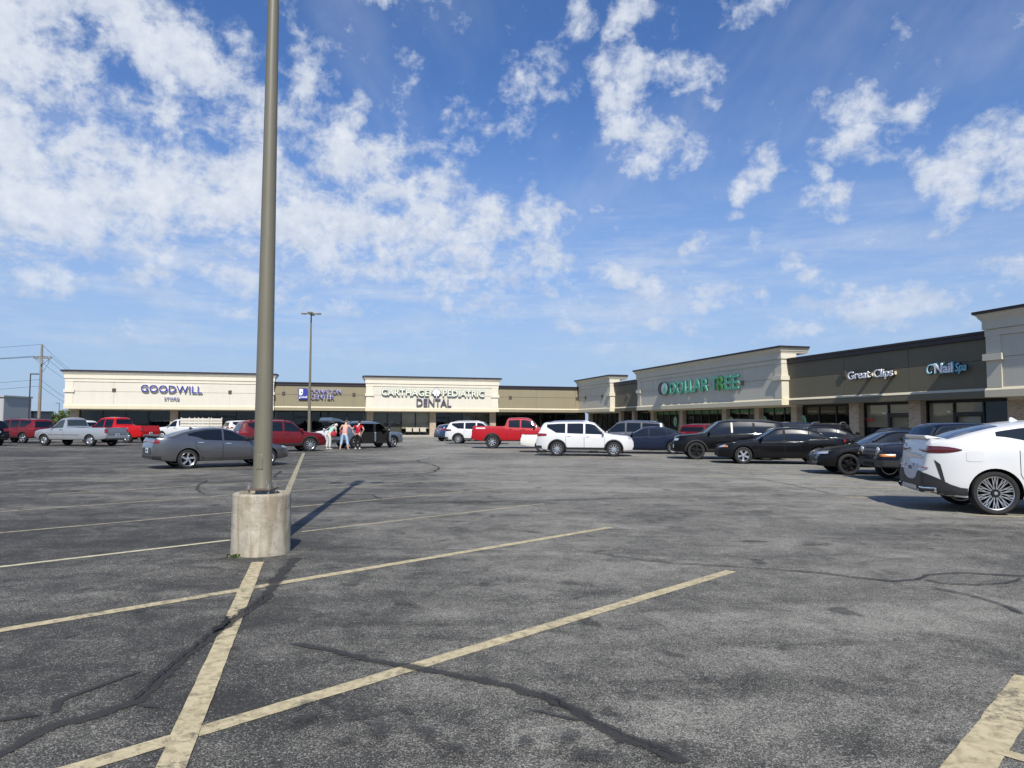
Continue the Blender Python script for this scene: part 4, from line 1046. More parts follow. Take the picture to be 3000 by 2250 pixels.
    def band(s, name, mat, th0, th1, z0, z1, org, n=18, off=.009):
        cols = [(th0 + (th1 - th0) * k / n, z0, z1) for k in range(n + 1)]
        return s.patch(name, mat, cols, 'wrap', (1,), off, 3, None, org)
    def cladding(s, mat, h=.16, w=.055):
        x0, x1 = -s.wb / 2 + s.r + .06, s.wb / 2 - s.r - .06
        s.patch('sill_cladding', mat, [(x0 + (x1 - x0) * k / 10, s.sill + .02, s.sill + h) for k in range(11)], 'side', (1, -1), .010, 3)
        for sx in (1, -1):
            for sy in (1, -1):
                m = MB(); prev = None; n = 26
                for k in range(n + 1):
                    a = math.pi * (-.12 + 1.24 * k / n); cur = []
                    for rad in (s.r + .052, s.r + .056 + w):
                        x = sx * s.wb / 2 + rad * math.cos(a); z = max(s.sill + .03, s.r + rad * math.sin(a))
                        loc, nrm, i, d = s.bvh.ray_cast(Vector((x, 3 * sy, z)), Vector((0, -sy, 0)))
                        if loc is None: cur = None; break
                        cur.append(m.p(Vector((loc.x, loc.y + .014 * sy, loc.z))))
                    if cur and prev: m.face((prev[0], prev[1], cur[1], cur[0]))
                    prev = cur
                if m.f: m.build('wheel_arch_trim', mat, s.root, smooth=40)
    def door(s, f0, f1, zlo=None, handle=True, hmat=None, slope=0.0, sides=(1, -1)):
        zlo = zlo if zlo is not None else s.sill + .10
        def cols(g):
            out = []
            x0, x1 = s.fx(f0) - g, s.fx(f1) + g
            for k in range(9):
                x = x0 + (x1 - x0) * k / 8; b = lerp_pts(s.belt, x) + .012; lo = zlo + g
                for ax in (s.wb / 2, -s.wb / 2):
                    dx = abs(x - ax); rr = s.r + .13 + g
                    if dx < rr: lo = max(lo, s.r + math.sqrt(max(0, rr * rr - dx * dx)))
                out.append((x, min(lo, b - .1), b - g * .2))
            return out
        for sg in sides:
            s.patch('door_gap', SEAM, cols(-.006), 'side', (sg,), .0022, 5)
            d = s.patch('door', s.paint, cols(.004), 'side', (sg,), .0048, 8)
            if handle and d:
                x = s.fx(f1) + .17; z = lerp_pts(s.belt, x) - .10
                h = s.patch('handle', hmat or s.paint, [(x - .10 + .2 * k / 5, z - .018 + .006 * abs(k - 2.5) / 2.5, z + .018 - .006 * abs(k - 2.5) / 2.5) for k in range(6)], 'side', (sg,), .03, 3, d[0], thick=.03)
    def mirror(s, f, mat=None, sides=(1, -1)):
        x = s.fx(f); b, e = s.edge(x)
        for sg in sides:
            z = lerp_pts(s.belt, x) + .11
            m = MB(); y = (b[0] + .17) * sg
            n = 10
            pr = [(0.0, -.09), (.05, -.085), (.078, -.03), (.078, .03), (.05, .085), (0.0, .09)]
            m.lathe([(max(r_, .0005), h) for r_, h in pr], 14, 'y', (0, 0, 0))
            for q in m.v: q.x = q.x * .8 + x; q.z = q.z * 1.0 + z; q.y = q.y * 1.25 + y
            m.tube([(x, (b[0] - .02) * sg, z - .06), (x, y, z - .03)], .022, 6)
            m.build('mirror', mat or s.paint, s.root, smooth=True)
    def plate(s, z, front=False, y=0.0, x=None):
        loc, nrm, i, d = s.bvh.ray_cast(Vector((5 if front else -5, y, z)), Vector((-1 if front else 1, 0, 0)))
        if loc is None: return
        e = .012 * (1 if front else -1)
        m = MB(); m.box(min(loc.x, loc.x + e), max(loc.x, loc.x + e) + .0, y - .155, y + .155, z - .08, z + .08)
        p = m.build('license_plate', PLATE, s.root)
        m = MB(); m.box(min(loc.x + e, loc.x + e * 1.2), max(loc.x + e, loc.x + e * 1.2), y - .11, y + .11, z - .035, z + .035); m.build('plate_marking', M('plate_blue', (.08, .10, .2), .5), p)
    def rails(s, f0, f1, mat, h=.05):
        for sg in (1, -1):
            pts = []
            for k in range(9):
                x = s.fx(f0 + (f1 - f0) * k / 8); e = s.edge(x)[1]; z = s.T(x) - s.crown * .6
                pts.append((x, (e[0] - .10) * sg, z + h * min(1, 4 * math.sin(math.pi * k / 8)) ))
            m = MB(); m.tube(pts, .018, 8); m.build('roof_rail', mat, s.root, smooth=True)
    def fin(s, f, mat=None):
        x = s.fx(f); z = s.T(x)
        m = MB(); m.prism([(x + .09, z - .01), (x - .08, z - .01), (x - .07, z + .06), (x - .03, z + .065)], -.02, .02, (0, 2, 1)); m.build('antenna', mat or s.paint, s.root, bevel=.006)
    def wheel(s, x, sy):
        r, tw = s.r, s.tw
        key = ('wheel', s.rim, s.rimmat.name, r, tw)
        h = holder('wheel', s.root, (x, sy * (s.W / 2 - tw / 2 - .02), r), 0 if sy > 0 else math.pi)
        if key not in MATS:
            rim_r = r * (.785 if s.rim == 'multi' else .73 if s.rim == 'sport' else .67)
            if s.rim in ('truck', 'steel'): rim_r = r * .58
            t = MB(); hw = tw / 2
            t.lathe([(rim_r, -hw), (rim_r + .02, -hw), (r - .03, -hw * .98), (r - .006, -hw * .80), (r, -hw * .4), (r, hw * .4), (r - .006, hw * .80), (r - .03, hw * .98), (rim_r + .02, hw), (rim_r, hw * .92)], 40, 'y', closed=True)
            tm = t.mesh('tyre'); tm.materials.append(TYRE); tm.shade_smooth(); tm.set_sharp_from_angle(angle=R(40))
            q = MB(); f = hw * .82
            # barrel, dark back, lip, spokes, hub
            q.lathe([(rim_r, -hw * .9), (rim_r, f), (rim_r - .010, f + .008), (rim_r - .022, f), (rim_r - .026, -hw * .5), (rim_r - .012, -hw * .9)], 40, 'y', closed=True)
            q.cur = 1; q.lathe([(rim_r - .004, -hw * .88), (.02, -hw * .88), (.0, -hw * .88)], 32, 'y'); q.lathe([(rim_r - .01, f - .075), (.02, f - .075), (.0, f - .075)], 32, 'y'); q.lathe([(r * .42, f - .07), (r * .42, f - .055), (.0, f - .055)], 28, 'y'); q.cur = 0
            def spoke(a0, a1, w0, w1, r0=.05, r1=None, d0=.0, d1=.0):
                r1 = r1 or rim_r - .012
                pa, pb = Vector((math.cos(a0) * r0, 0, math.sin(a0) * r0)), Vector((math.cos(a1) * r1, 0, math.sin(a1) * r1))
                d = (pb - pa).normalized(); nn = Vector((-d.z, 0, d.x)); y0, y1 = f - .012 + d0, f - .004 + d1
                i = [q.p(v) for v in (pa - nn * w0 / 2 + Vector((0, y0, 0)), pa + nn * w0 / 2 + Vector((0, y0, 0)), pb + nn * w1 / 2 + Vector((0, y1, 0)), pb - nn * w1 / 2 + Vector((0, y1, 0)),
                                      pa - nn * w0 / 2 + Vector((0, y0 - .03, 0)), pa + nn * w0 / 2 + Vector((0, y0 - .03, 0)), pb + nn * w1 / 2 + Vector((0, y1 - .03, 0)), pb - nn * w1 / 2 + Vector((0, y1 - .03, 0)))]
                for fc in ((0, 1, 2, 3), (0, 4, 5, 1), (1, 5, 6, 2), (2, 6, 7, 3), (3, 7, 4, 0), (4, 7, 6, 5)): q.face([i[k] for k in fc])
            P2 = 2 * math.pi
            if s.rim == 'multi':
                for k in range(10):
                    a = P2 * k / 10
                    spoke(a - .10, a - .15, .017, .011, .055); spoke(a + .10, a + .15, .017, .011, .055)
                    spoke(a - .14, a - .30, .014, .011, r * .36); spoke(a + .14, a + .30, .014, .011, r * .36)
            elif s.rim == 'ten':
                for k in range(10):
                    a = P2 * k / 10; spoke(a, a + .06, .05, .036)
            elif s.rim == 'sport':
                for k in range(5):
                    a = P2 * k / 5; spoke(a, a + .22, .06, .030); spoke(a + .08, a + .42, .040, .020, r * .2)
            elif s.rim == 'five':
                for k in range(5):
                    a = P2 * k / 5; spoke(a - .05, a - .09, .055, .05); spoke(a + .05, a + .09, .055, .05)
            elif s.rim == 'truck':
                for k in range(8):
                    a = P2 * k / 8; spoke(a, a, .05, .055)
            else:
                q.lathe([(rim_r - .03, f - .03), (rim_r * .72, f - .035), (rim_r * .60, f - .005), (rim_r * .35, f + .012), (.0, f + .015)], 32, 'y')
                for k in range(5):
                    a = P2 * k / 5; spoke(a, a, .07, .085, r * .2, None, .012, .006)
            q.lathe([(.062, f - .02), (.058, f + .006), (.03, f + .012), (.0, f + .012)], 20, 'y')
            if s.rim == 'multi':
                q.cur = 1; q.lathe([(.075, f + .002), (.068, f + .014), (.0, f + .015)], 20, 'y'); q.cur = 0; q.lathe([(.030, f + .016), (.0, f + .018)], 14, 'y')
            rm = q.mesh('rim'); rm.materials.append(s.rimmat); rm.materials.append(WELL); rm.shade_smooth(); rm.set_sharp_from_angle(angle=R(30))
            MATS[key] = (tm, rm)
        tm, rm = MATS[key]
        a = bpy.data.objects.new('tyre', tm); b = bpy.data.objects.new('rim', rm)
        for q in (a, b): COL.objects.link(q); q.parent = h
        b.rotation_euler = (0, random.uniform(0, 6.28), 0)

# ---- outlines: (fraction of length from the nose, height of the centre line)
def SEDAN(H): return ((0, .56), (.004, .66), (.03, .735), (.08, .80), (.18, .89), (.275, .955), (.30, .975), (.345, 1.10), (.45, H - .06), (.50, H - .015), (.58, H), (.66, H - .02), (.72, H - .07), (.80, H - .20), (.875, 1.075), (.90, 1.055), (.975, 1.06), (.988, 1.02), (.995, .86), (1, .70))
def SUVT(H, hood=1.04): return ((0, .62), (.004, .80), (.02, hood - .14), (.06, hood - .06), (.20, hood), (.255, hood + .05), (.275, hood + .08), (.395, H - .07), (.44, H - .02), (.55, H), (.75, H - .015), (.90, H - .06), (.925, H - .09), (.945, H - .24), (.975, 1.12), (.985, 1.02), (.995, .85), (1, .62))
BELT_S = ((0, .72), (.06, .78), (.28, .92), (.6, .955), (.85, 1.0), (1, 1.0))
def BELT_V(h=1.06): return ((0, .80), (.05, .88), (.26, h - .04), (.6, h), (.9, h + .05), (1, h + .05))

def sedan_details(c, H, door=True, hl=HEADL, tl=REDL, grille=True, hmat=None, trim=None, plate=True):
    c.top_glass(.302, .445, .075); c.top_glass(.715, .868, .10, 'rear_window')
    c.side_glass([(.335, .505), (.525, .70), ], trim=trim); c.side_glass([(.708, .785, 0, .9)])
    if door:
        c.door(.315, .515, hmat=hmat); c.door(.517, .70, hmat=hmat)
    ox = c.xf - .9
    c.lamps('headlight', hl, 22, 52, .62, .70, (ox, 0), z0b=.67, z1b=.76)
    if grille: c.band('grille', DARKP, -18, 18, .42, .62, (ox, 0)); c.band('bumper_intake', DARKP, -34, 34, .26, .34, (ox, 0))
    c.mirror(.335)
    if plate: c.plate(.62)
def suv_details(c, H, h=1.06, door=True, hl=HEADL, tl=REDL, clad=True, rear=True, plate=True, hmat=None, trim=None, q=.885, mirror=None, rails=None):
    c.top_glass(.278, .39, .08)
    c.side_glass([(.315, .49), (.51, .675)], trim=trim); c.side_glass([(.695, q, 0, .55)])
    if door: c.door(.295, .50, hmat=hmat); c.door(.502, .69, hmat=hmat)
    c.rear_glass(1.13, H - .22, .20)
    ox = c.xf - .9; oxr = c.xr + .9
    c.lamps('headlight', hl, 22, 50, .80, .90, (ox, 0), z0b=.84, z1b=.93)
    c.band('grille', DARKP, -19, 19, .56, .82, (ox, 0)); c.band('bumper_intake', DARKP, -38, 38, .28, .44, (ox, 0))
    c.lamps('tail_light', tl, 112, 156, .97, 1.08, (oxr, 0), n=10, z0b=.92, z1b=1.10)
    c.band('rear_bumper', DARKP, 125, 235, .34, .50, (oxr, 0))
    c.mirror(.305, mirror)
    if clad: c.cladding(DARKP)
    if plate: c.plate(.86)
    if rails: c.rails(.46, .86, rails)

P_GREY = paint('grey_metallic', (.150, .150, .156), .75, .30); P_WHITE = paint('white_paint', (.60, .60, .59), 0, .4, .8, .3); P_RED = paint('bright_red_paint', (.46, .008, .010), 0, .45, .7, .2, 1.35); P_DRED = paint('dark_red_paint', (.115, .004, .008), 0, .45, .8, .2, 1.4)
P_SILV = paint('silver_paint', (.44, .46, .48), .5, .35); P_BLACK = paint('black_paint', (.0045, .0045, .005), 0, .5, 1.0, .06, 1.33); P_NAVY = paint('navy_paint', (.007, .012, .032), 0, .5, 1.0, .08, 1.33); P_BLUE = paint('blue_paint', (.018, .05, .12), .3, .3); P_SLATE = paint('slate_blue_paint', (.15, .20, .25), .5, .35)
P_DGREY = paint('dark_grey_paint', (.085, .085, .09), .4, .3); P_CREAM = paint('old_white_paint', (.68, .67, .62), 0, .45, .4); P_JEEP = paint('dark_navy_paint', (.006, .009, .021), 0, .5, 1.0, .08, 1.33)
P_BROWN = paint('black_brown_paint', (.012, .009, .008), 0, .5, 1.0, .08, 1.33); P_DRED2 = paint('deep_red_paint', (.14, .008, .013), 0, .45, .8, .2, 1.4); P_RED2 = paint('red_truck_paint', (.36, .006, .012), 0, .45, .7, .2, 1.35)
CATC = 'car'; G_R = 'cars parked along the right storefront row'; G_L = 'vehicles parked along the left row'

# grey sedan behind the lamp post
c = Car('sedan', 'grey metallic sedan with a black rear spoiler, partly hidden by the nearest lamp post', CATC, (-10.45, 25.60), 50, P_GREY, wb=2.72, fo=.87, ro=1.08, W=1.80, top=((0, .52), (.004, .62), (.03, .70), (.08, .77), (.18, .86), (.27, .93), (.30, .955), (.345, 1.08), (.45, 1.33), (.50, 1.385), (.56, 1.405), (.64, 1.39), (.72, 1.325), (.80, 1.23), (.88, 1.105), (.905, 1.075), (.975, 1.10), (.985, 1.06), (.993, .86), (1, .66)), belt=((0, .70), (.06, .76), (.28, .90), (.6, .955), (.85, 1.03), (1, 1.02)), r=.325, rim='sport', tailk=.22)
c.top_glass(.302, .445, .075); c.top_glass(.70, .885, .10, 'rear_window'); c.side_glass([(.33, .515), (.53, .77, 0, .5)], hi=-.04, lo=.0)
c.door(.315, .525, hmat=CHROME); c.door(.527, .72, hmat=CHROME); c.mirror(.335, DARKP)
oxr = c.xr + .9; ox = c.xf - .9
c.lamps('tail_light', REDL, 132, 164, .86, .97, (oxr, 0), z0b=.90, z1b=.935); c.band('light_bar', REDL, 160, 200, .905, .935, (oxr, 0), 14, .012)
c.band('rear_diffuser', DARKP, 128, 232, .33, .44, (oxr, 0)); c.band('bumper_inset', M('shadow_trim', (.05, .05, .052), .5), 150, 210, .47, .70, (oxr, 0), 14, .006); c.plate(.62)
c.lamps('headlight', HEADL, 24, 56, .60, .66, (ox, 0), z0b=.66, z1b=.73); c.band('grille', DARKP, -24, 24, .30, .58, (ox, 0))
m = MB(); yy = .60
sp = [(c.fx(.915), 1.075), (c.fx(.98), 1.118), (c.fx(.995), 1.112), (c.fx(.988), 1.06)]
m.prism(sp, -yy, yy, (0, 2, 1)); m.build('spoiler', DARKP, c.root, bevel=.01); c.fin(.70)
c.patch('side_crease_shade', M('crease_shadow', (.075, .075, .078), .4, .4), [(c.fx(.34 + .36 * k / 8), .47 + .012 * k, .485 + .012 * k) for k in range(9)], 'side', (1, -1), .0062, 1)  # flat dark strip paints in the shade along the body crease

# white coupe-like SUV at the right edge
c = Car('coupe_suv', 'large white sloping-roof SUV with multi-spoke wheels cut by the right picture edge', CATC, (10.245, 13.20), 104, P_WHITE, wb=2.975, fo=.88, ro=1.10, W=2.0, top=((0, .62), (.004, .82), (.02, .95), (.06, 1.03), (.20, 1.12), (.26, 1.16), (.29, 1.21), (.40, 1.60), (.45, 1.67), (.52, 1.70), (.60, 1.69), (.68, 1.655), (.76, 1.59), (.84, 1.485), (.90, 1.385), (.925, 1.355), (.968, 1.365), (.976, 1.33), (.982, 1.14), (.992, .95), (.997, .72), (1, .60)), belt=((0, .88), (.05, .96), (.26, 1.13), (.6, 1.21), (.75, 1.245), (.9, 1.285), (1, 1.25)), sill=.27, r=.385, tw=.29, rim='multi', rimmat=ALLOY, tailk=.30, tailz=.85, tumble=.38)
c.top_glass(.292, .395, .08); c.top_glass(.745, .915, .13, 'rear_window', mat=simple('blue_tint_glass', (.012, .018, .045), .03, 0, .2, 2, .6)); c.side_glass([(.33, .50), (.515, .765, 0, .62)], hi=-.01)
c.door(.31, .507); c.door(.509, .70)
oxr = c.xr + .9; xs_ = lambda f: c.fx(f)
TL = [(108, 1.135, 1.15), (113, 1.11, 1.175), (119, 1.09, 1.195), (126, 1.08, 1.205), (134, 1.08, 1.205), (141, 1.085, 1.20), (146, 1.09, 1.165), (152, 1.10, 1.155), (160, 1.115, 1.15)]
c.patch('tail_light', simple('deep_red_lens', (.085, .006, .010), .08, 0, .3, 18, .5, 1.0), TL, 'wrap', (1, -1), .010, 5, None, (oxr, 0), .006)
LB = [(104, .33, .46), (110, .33, .47), (118, .34, .52), (128, .35, .62), (138, .36, .70), (146, .36, .735), (152, .36, .74)]
c.patch('rear_bumper', DARKP, LB + [(160, .36, .60), (170, .36, .56), (180, .36, .56)], 'wrap', (1, -1), .010, 5, None, (oxr, 0))
c.patch('sill_cladding', DARKP, [(c.fx(q), .30, .40) for q in (.955, .935, .915, .905)], 'side', (1, -1), .012, 3)
c.band('skid_plate', SATIN, 154, 206, .355, .46, (oxr, 0), 14, .022)
c.lamps('exhaust', CHROME, 130, 147, .37, .455, (oxr, 0), off=.020); c.lamps('exhaust_opening', DARKP, 132, 145, .385, .44, (oxr, 0), off=.036)
c.lamps('reflector', REDL, 136, 158, .795, .81, (oxr, 0), z0b=.80, z1b=.835, off=.010)
c.patch('side_vent', DARKP, [(c.fx(.945), .58, .96, c.fx(.965)), (c.fx(.935), .57, .88, c.fx(.948))], 'side', (1, -1), .010, 6); c.plate(.775)
c.band('plate_panel', M('white_shade_panel', (.50, .51, .52), .35), 156, 204, .60, .86, (oxr, 0), 12, .004)
c.fin(.64, P_WHITE); c.mirror(.325)
c.patch('fuel_door', P_WHITE, [(c.fx(.815 + .055 * k / 6), .96 - .02 * (k > 0) * (k < 6), 1.10 + .02 * (k > 0) * (k < 6)) for k in range(7)], 'side', (-1,), .007, 4, thick=.004)
m = MB(); m.prism([(c.fx(.925), 1.35), (c.fx(.972), 1.395), (c.fx(.985), 1.385), (c.fx(.976), 1.325)], -.62, .62, (0, 2, 1)); m.build('spoiler', P_WHITE, c.root, bevel=.012)

# white SUV with roof rails in the middle
c = Car('suv', 'white SUV with silver roof rails and black arch trim in the middle of the lot', CATC, (3.65, 35.0), 98, P_WHITE, wb=2.706, fo=.94, ro=1.04, W=1.84, top=SUVT(1.69, 1.06), belt=BELT_V(1.07), sill=.27, r=.355, rim='ten', group=G_R)
suv_details(c, 1.69, 1.07, hmat=P_WHITE, rails=CHROME)
# older white pickup behind it
c = Car('pickup', 'old white low pickup mostly hidden behind the white SUV with roof rails', 'pickup truck', (3.05, 38.8), 95, P_CREAM, wb=2.75, fo=.85, ro=1.15, W=1.72, top=((0, .55), (.004, .78), (.03, .88), (.20, .94), (.27, .98), (.375, 1.44), (.41, 1.50), (.50, 1.51), (.545, 1.47), (.565, 1.0), (.58, .97), (.99, .97), (.997, .95), (1, .5)), belt=((0, .8), (.26, .93), (.6, .96), (1, .96)), sill=.30, r=.335, rim='steel', tailk=.06, cut=[(-2.35, -.30, -.72, .72, .52, 1.4)], crown=.03)
c.side_glass([(.31, .52)]); c.top_glass(.272, .37, .08); c.band('rear_bumper', SATIN, 140, 220, .42, .55, (c.xr + .9, 0), 12, .05); c.lamps('tail_light', REDL, 138, 150, .66, .86, (c.xr + .9, 0)); c.door(.285, .53)
# red crew-cab pickup
c = Car('pickup', 'bright red crew cab pickup with white lettering on its bed, right of the white crossover', 'pickup truck', (.62, 44.7), 93, P_RED2, wb=3.55, fo=.95, ro=1.28, W=2.02, top=((0, .70), (.004, 1.0), (.02, 1.14), (.10, 1.22), (.25, 1.27), (.28, 1.32), (.365, 1.82), (.40, 1.90), (.48, 1.93), (.60, 1.90), (.625, 1.84), (.64, 1.42), (.65, 1.40), (.985, 1.40), (.996, 1.38), (1, .75)), belt=((0, 1.0), (.1, 1.10), (.28, 1.24), (.62, 1.30), (.66, 1.38), (1, 1.38)), sill=.46, r=.42, tw=.28, rim='truck', rimmat=ALLOY, tailk=.07, nose=.2, cut=[(-2.92, -1.05, -.86, .86, .80, 2.0)], crown=.05)
c.side_glass([(.33, .47), (.485, .605)], hi=.02); c.top_glass(.285, .36, .08); c.rear_glass(1.48, 1.78, .22, w0=.75, w1=.68); c.door(.30, .476, .52, hmat=P_RED2); c.door(.478, .615, .52, hmat=P_RED2); c.cladding(DARKP, .06, .07); c.mirror(.33, DARKP)
c.lamps('tail_light', REDL, 131, 139, 1.02, 1.30, (c.xr + .9, 0)); c.band('rear_bumper', DARKP, 140, 220, .60, .76, (c.xr + .9, 0), 12, .05); c.band('grille', DARKP, -22, 22, .75, 1.08, (c.xf - .9, 0)); c.lamps('headlight', HEADL, 24, 45, .95, 1.08, (c.xf - .9, 0))
c.patch('bed_lettering', M('sticker_white', (.7, .68, .68), .5), [(c.fx(.955 - .10 * k / 8), 1.20 + .03 * (k % 2), 1.30 - .02 * ((k + 1) % 2)) for k in range(9)], 'side', (-1, 1), .008, 2)
# white crossover left of it and blue hatchback
c = Car('suv', 'white crossover with thin dark tail light, between the blue hatchback and the red pickup', CATC, (-2.55, 54.2), 95, P_WHITE, wb=2.82, fo=.95, ro=1.05, W=1.9, top=SUVT(1.70, 1.05), belt=BELT_V(1.09), sill=.27, r=.36, rim='ten', group=G_R)
suv_details(c, 1.70, 1.09, hmat=P_WHITE, tl=simple('dark_tail_light', (.04, .006, .01), .2), rails=P_WHITE)
c = Car('hatchback', 'dark blue hatchback showing its rear left of the white crossover', CATC, (-4.55, 61.3), 62, P_BLUE, wb=2.6, fo=.85, ro=.75, W=1.76, top=((0, .55), (.004, .68), (.04, .82), (.2, .95), (.27, 1.0), (.40, 1.42), (.5, 1.5), (.75, 1.48), (.90, 1.40), (.95, 1.1), (.98, .95), (1, .6)), belt=BELT_V(.98), r=.325, rim='five')
suv_details(c, 1.50, .98, rails=None, clad=False)
# dark red crossover by the lamp post
c = Car('suv', 'dark red crossover parked behind the grey sedan and crossed by the lamp post', CATC, (-12.55, 38.4), 57, P_DRED, wb=2.80, fo=.92, ro=.96, W=1.90, top=SUVT(1.70, 1.07), belt=BELT_V(1.09), sill=.30, r=.37, rim='ten', group=G_L)
suv_details(c, 1.70, 1.09, hmat=P_DRED, rails=P_DRED)
# silver blue SUV being unloaded
c = Car('suv', 'slate blue SUV with raised tailgate and open side doors, being unloaded', CATC, (-9.1, 44.75), 46, P_SLATE, wb=2.67, fo=.93, ro=.98, W=1.80, top=SUVT(1.66, 1.03), belt=BELT_V(1.03), sill=.28, r=.35, rim='five', group=G_L, cut=[(-.98, 1.02, -1.2, -.25, .36, 1.50), (-2.6, -1.1, -.62, .62, .70, 1.50)])
c.top_glass(.278, .39, .08); c.side_glass([(.315, .49), (.51, .675), (.695, .86, 0, .5)], sides=(1,)); c.side_glass([(.72, .86, 0, .5)], sides=(-1,)); c.lamps('headlight', HEADL, 22, 54, .78, .90, (c.xf - .9, 0), z0b=.84, z1b=.93); c.lamps('tail_light', REDL, 128, 150, .86, 1.06, (c.xr + .9, 0))
c.cladding(DARKP); c.rails(.46, .86, DARKP); c.mirror(.305, None, (1,)); c.band('rear_bumper', DARKP, 128, 232, .34, .52, (c.xr + .9, 0))
m = MB(); m.box(-.03, .06, -.80, -.72, .40, 1.5); m.build('door_pillar', DARKP, c.root)
def open_door(car, hx, wdt, ang, glassy=True):
    d = holder('door', car.root, (hx, -.86, 0), R(ang))
    m = MB(); m.prism([(0, .38), (-wdt, .42), (-wdt - .02, .98), (0, .96)], -.05, .05, (0, 2, 1)); m.build('panel', car.paint, d, bevel=.015)
    m = MB(); m.prism([(-.05, .44), (-wdt + .06, .46), (-wdt + .05, .92), (-.05, .9)], .051, .085, (0, 2, 1)); m.build('door_card', DARKP, d, bevel=.01)
    m = MB(); m.prism([(-.10, .97), (-wdt, .99), (-wdt * .92, 1.44), (-.45, 1.44)], -.012, .012, (0, 2, 1)); m.build('window', car.glass, d)
    m = MB(); m.tube([(-.06, 0, .97), (-.43, 0, 1.47), (-wdt * .93, 0, 1.48), (-wdt, 0, .98)], .022, 6); m.build('window_frame', DARKP, d)
    return d
open_door(c, 1.0, 1.0, 62); open_door(c, -.02, .85, 60)
tg = holder('tailgate', c.root, (c.fx(.91), 0, 1.60))
m = MB(); m.prism([(.0, -.02), (-.45, .17), (-.98, .26), (-1.10, .10), (-1.08, .02), (-.55, .02), (.0, -.09)], -.66, .66, (0, 2, 1)); m.build('panel', P_SLATE, tg, bevel=.02)
m = MB(); m.prism([(-.06, .005), (-.44, .135), (-.44, .15), (-.06, .02)], -.52, .52, (0, 2, 1)); m.build('rear_window', CGLASS, tg)
m = MB(); m.tube([(-.55, .58, -.02), (-.18, .60, -.42)], .012, 6); m.tube([(-.55, -.58, -.02), (-.18, -.60, -.42)], .012, 6); m.build('strut', DARKP, tg)
# left row
def classic_pickup(name, label, pos, hd, pm, rim, glass=None, bed=1.22, H=1.83, wb=3.53, crew=False, r=.37):
    f = .44 if not crew else .585
    c = Car(name, label, 'pickup truck', pos, hd, pm, wb=wb, fo=.95, ro=1.20, W=1.98, top=((0, .62), (.004, .88), (.02, 1.0), (.10, 1.10), (.22, 1.16), (.255, 1.20), (.345, H - .08), (.37, H - .02), (.42 if crew else .39, H), (f - .02, H - .02), (f - .005, H - .07), (f + .018, bed + .03), (f + .025, bed), (.985, bed), (.996, bed - .02), (1, .62)), belt=((0, .92), (.1, 1.0), (.26, 1.12), (f, 1.14), (f + .03, bed - .02), (1, bed - .02)), sill=.40, r=r, tw=.25, rim=rim, tailk=.05, nose=.2, cut=[(-wb / 2 - 1.12, -wb / 2 - 1.2 + (1 - f - .045) * (wb + 2.15), -.86, .86, .68, 1.9)], crown=.05, glass=glass)
    c.top_glass(.26, .34, .08, mat=CGLASS); c.rear_glass(bed + .08, H - .16, .22, w0=.78, w1=.70, mat=glass)
    ox = c.xf - .9; oxr = c.xr + .9
    c.band('grille', DARKP, -22, 22, .66, .92, (ox, 0)); c.lamps('headlight', HEADL, 24, 46, .78, .92, (ox, 0)); c.band('front_bumper', DARKP, -48, 48, .42, .60, (ox, 0), 14, .03)
    c.lamps('tail_light', REDL, 130.5, 138.5, .84, 1.10, (oxr, 0)); c.band('rear_bumper', SATIN, 138, 222, .46, .62, (oxr, 0), 12, .06); c.plate(.72); c.mirror(.285, DARKP)
    c.cladding(pm, .02, .03)
    return c
SILVT = simple('silver_tailgate', (.20, .22, .24), .4, .3)
c = classic_pickup('pickup', 'silver single cab pickup with a long bed and grey tailgate in the left row', (-28.0, 46.0), -76, P_SILV, 'steel', CGLASS2, 1.20, 1.83, 3.53)
c.side_glass([(.275, .415)], mat=CGLASS2, hi=.02); c.door(.27, .43, .46, hmat=DARKP); c.rear_glass(.70, 1.16, .12, 'tailgate', w0=.78, w1=.78, mat=SILVT)
c.patch('side_moulding', DARKP, [(c.fx(.23 + .42 * k / 10), .70, .725) for k in range(11)], 'side', (1, -1), .009, 1)
c = classic_pickup('pickup', 'bright red extended cab pickup behind the silver pickup in the left row', (-29.6, 53.2), -76, P_RED, 'truck', None, 1.30, 1.90, 3.68, True, .40)
c.side_glass([(.275, .42), (.432, .555)], hi=.02); c.door(.27, .425, .5, hmat=P_RED); c.door(.427, .565, .5, hmat=P_RED); c.rear_glass(.80, 1.26, .12, 'tailgate', w0=.78, w1=.78, mat=P_RED)
c = classic_pickup('pickup', 'white work pickup with cream wooden sideboards on its bed', (-28.4, 62.0), -78, P_WHITE, 'steel', None, 1.15, 1.80, 3.4)
c.side_glass([(.275, .415)], hi=.02); c.door(.27, .43, .46, hmat=DARKP)
SB = simple('cream_board', (.64, .60, .50), .7)
for sg in (1, -1):
    m = MB(); y = .90 * sg
    for z0 in (1.16, 1.42, 1.66): m.box(c.xr + .05, c.fx(.49), y - .02, y + .02, z0, z0 + .20)
    for x in (c.xr + .1, c.fx(.80), c.fx(.64), c.fx(.5)): m.box(x - .04, x + .04, y - .045, y - .021, 1.0, 1.95)
    m.build('sideboard', SB, c.root)
c = Car('suv', 'dark red older SUV with silver wheels at the left, behind the silver pickup', CATC, (-35.9, 51.8), -74, P_DRED2, wb=2.8, fo=.9, ro=1.05, W=1.86, top=((0, .7), (.004, .9), (.03, 1.05), (.2, 1.12), (.26, 1.15), (.36, 1.68), (.40, 1.74), (.6, 1.77), (.93, 1.72), (.955, 1.62), (.98, 1.1), (.99, 1.0), (1, .6)), belt=BELT_V(1.10), sill=.36, r=.37, rim='five', group=G_L, tailk=.1, tumble=.22)
suv_details(c, 1.77, 1.10, hmat=P_DRED2, rails=DARKP, q=.90)
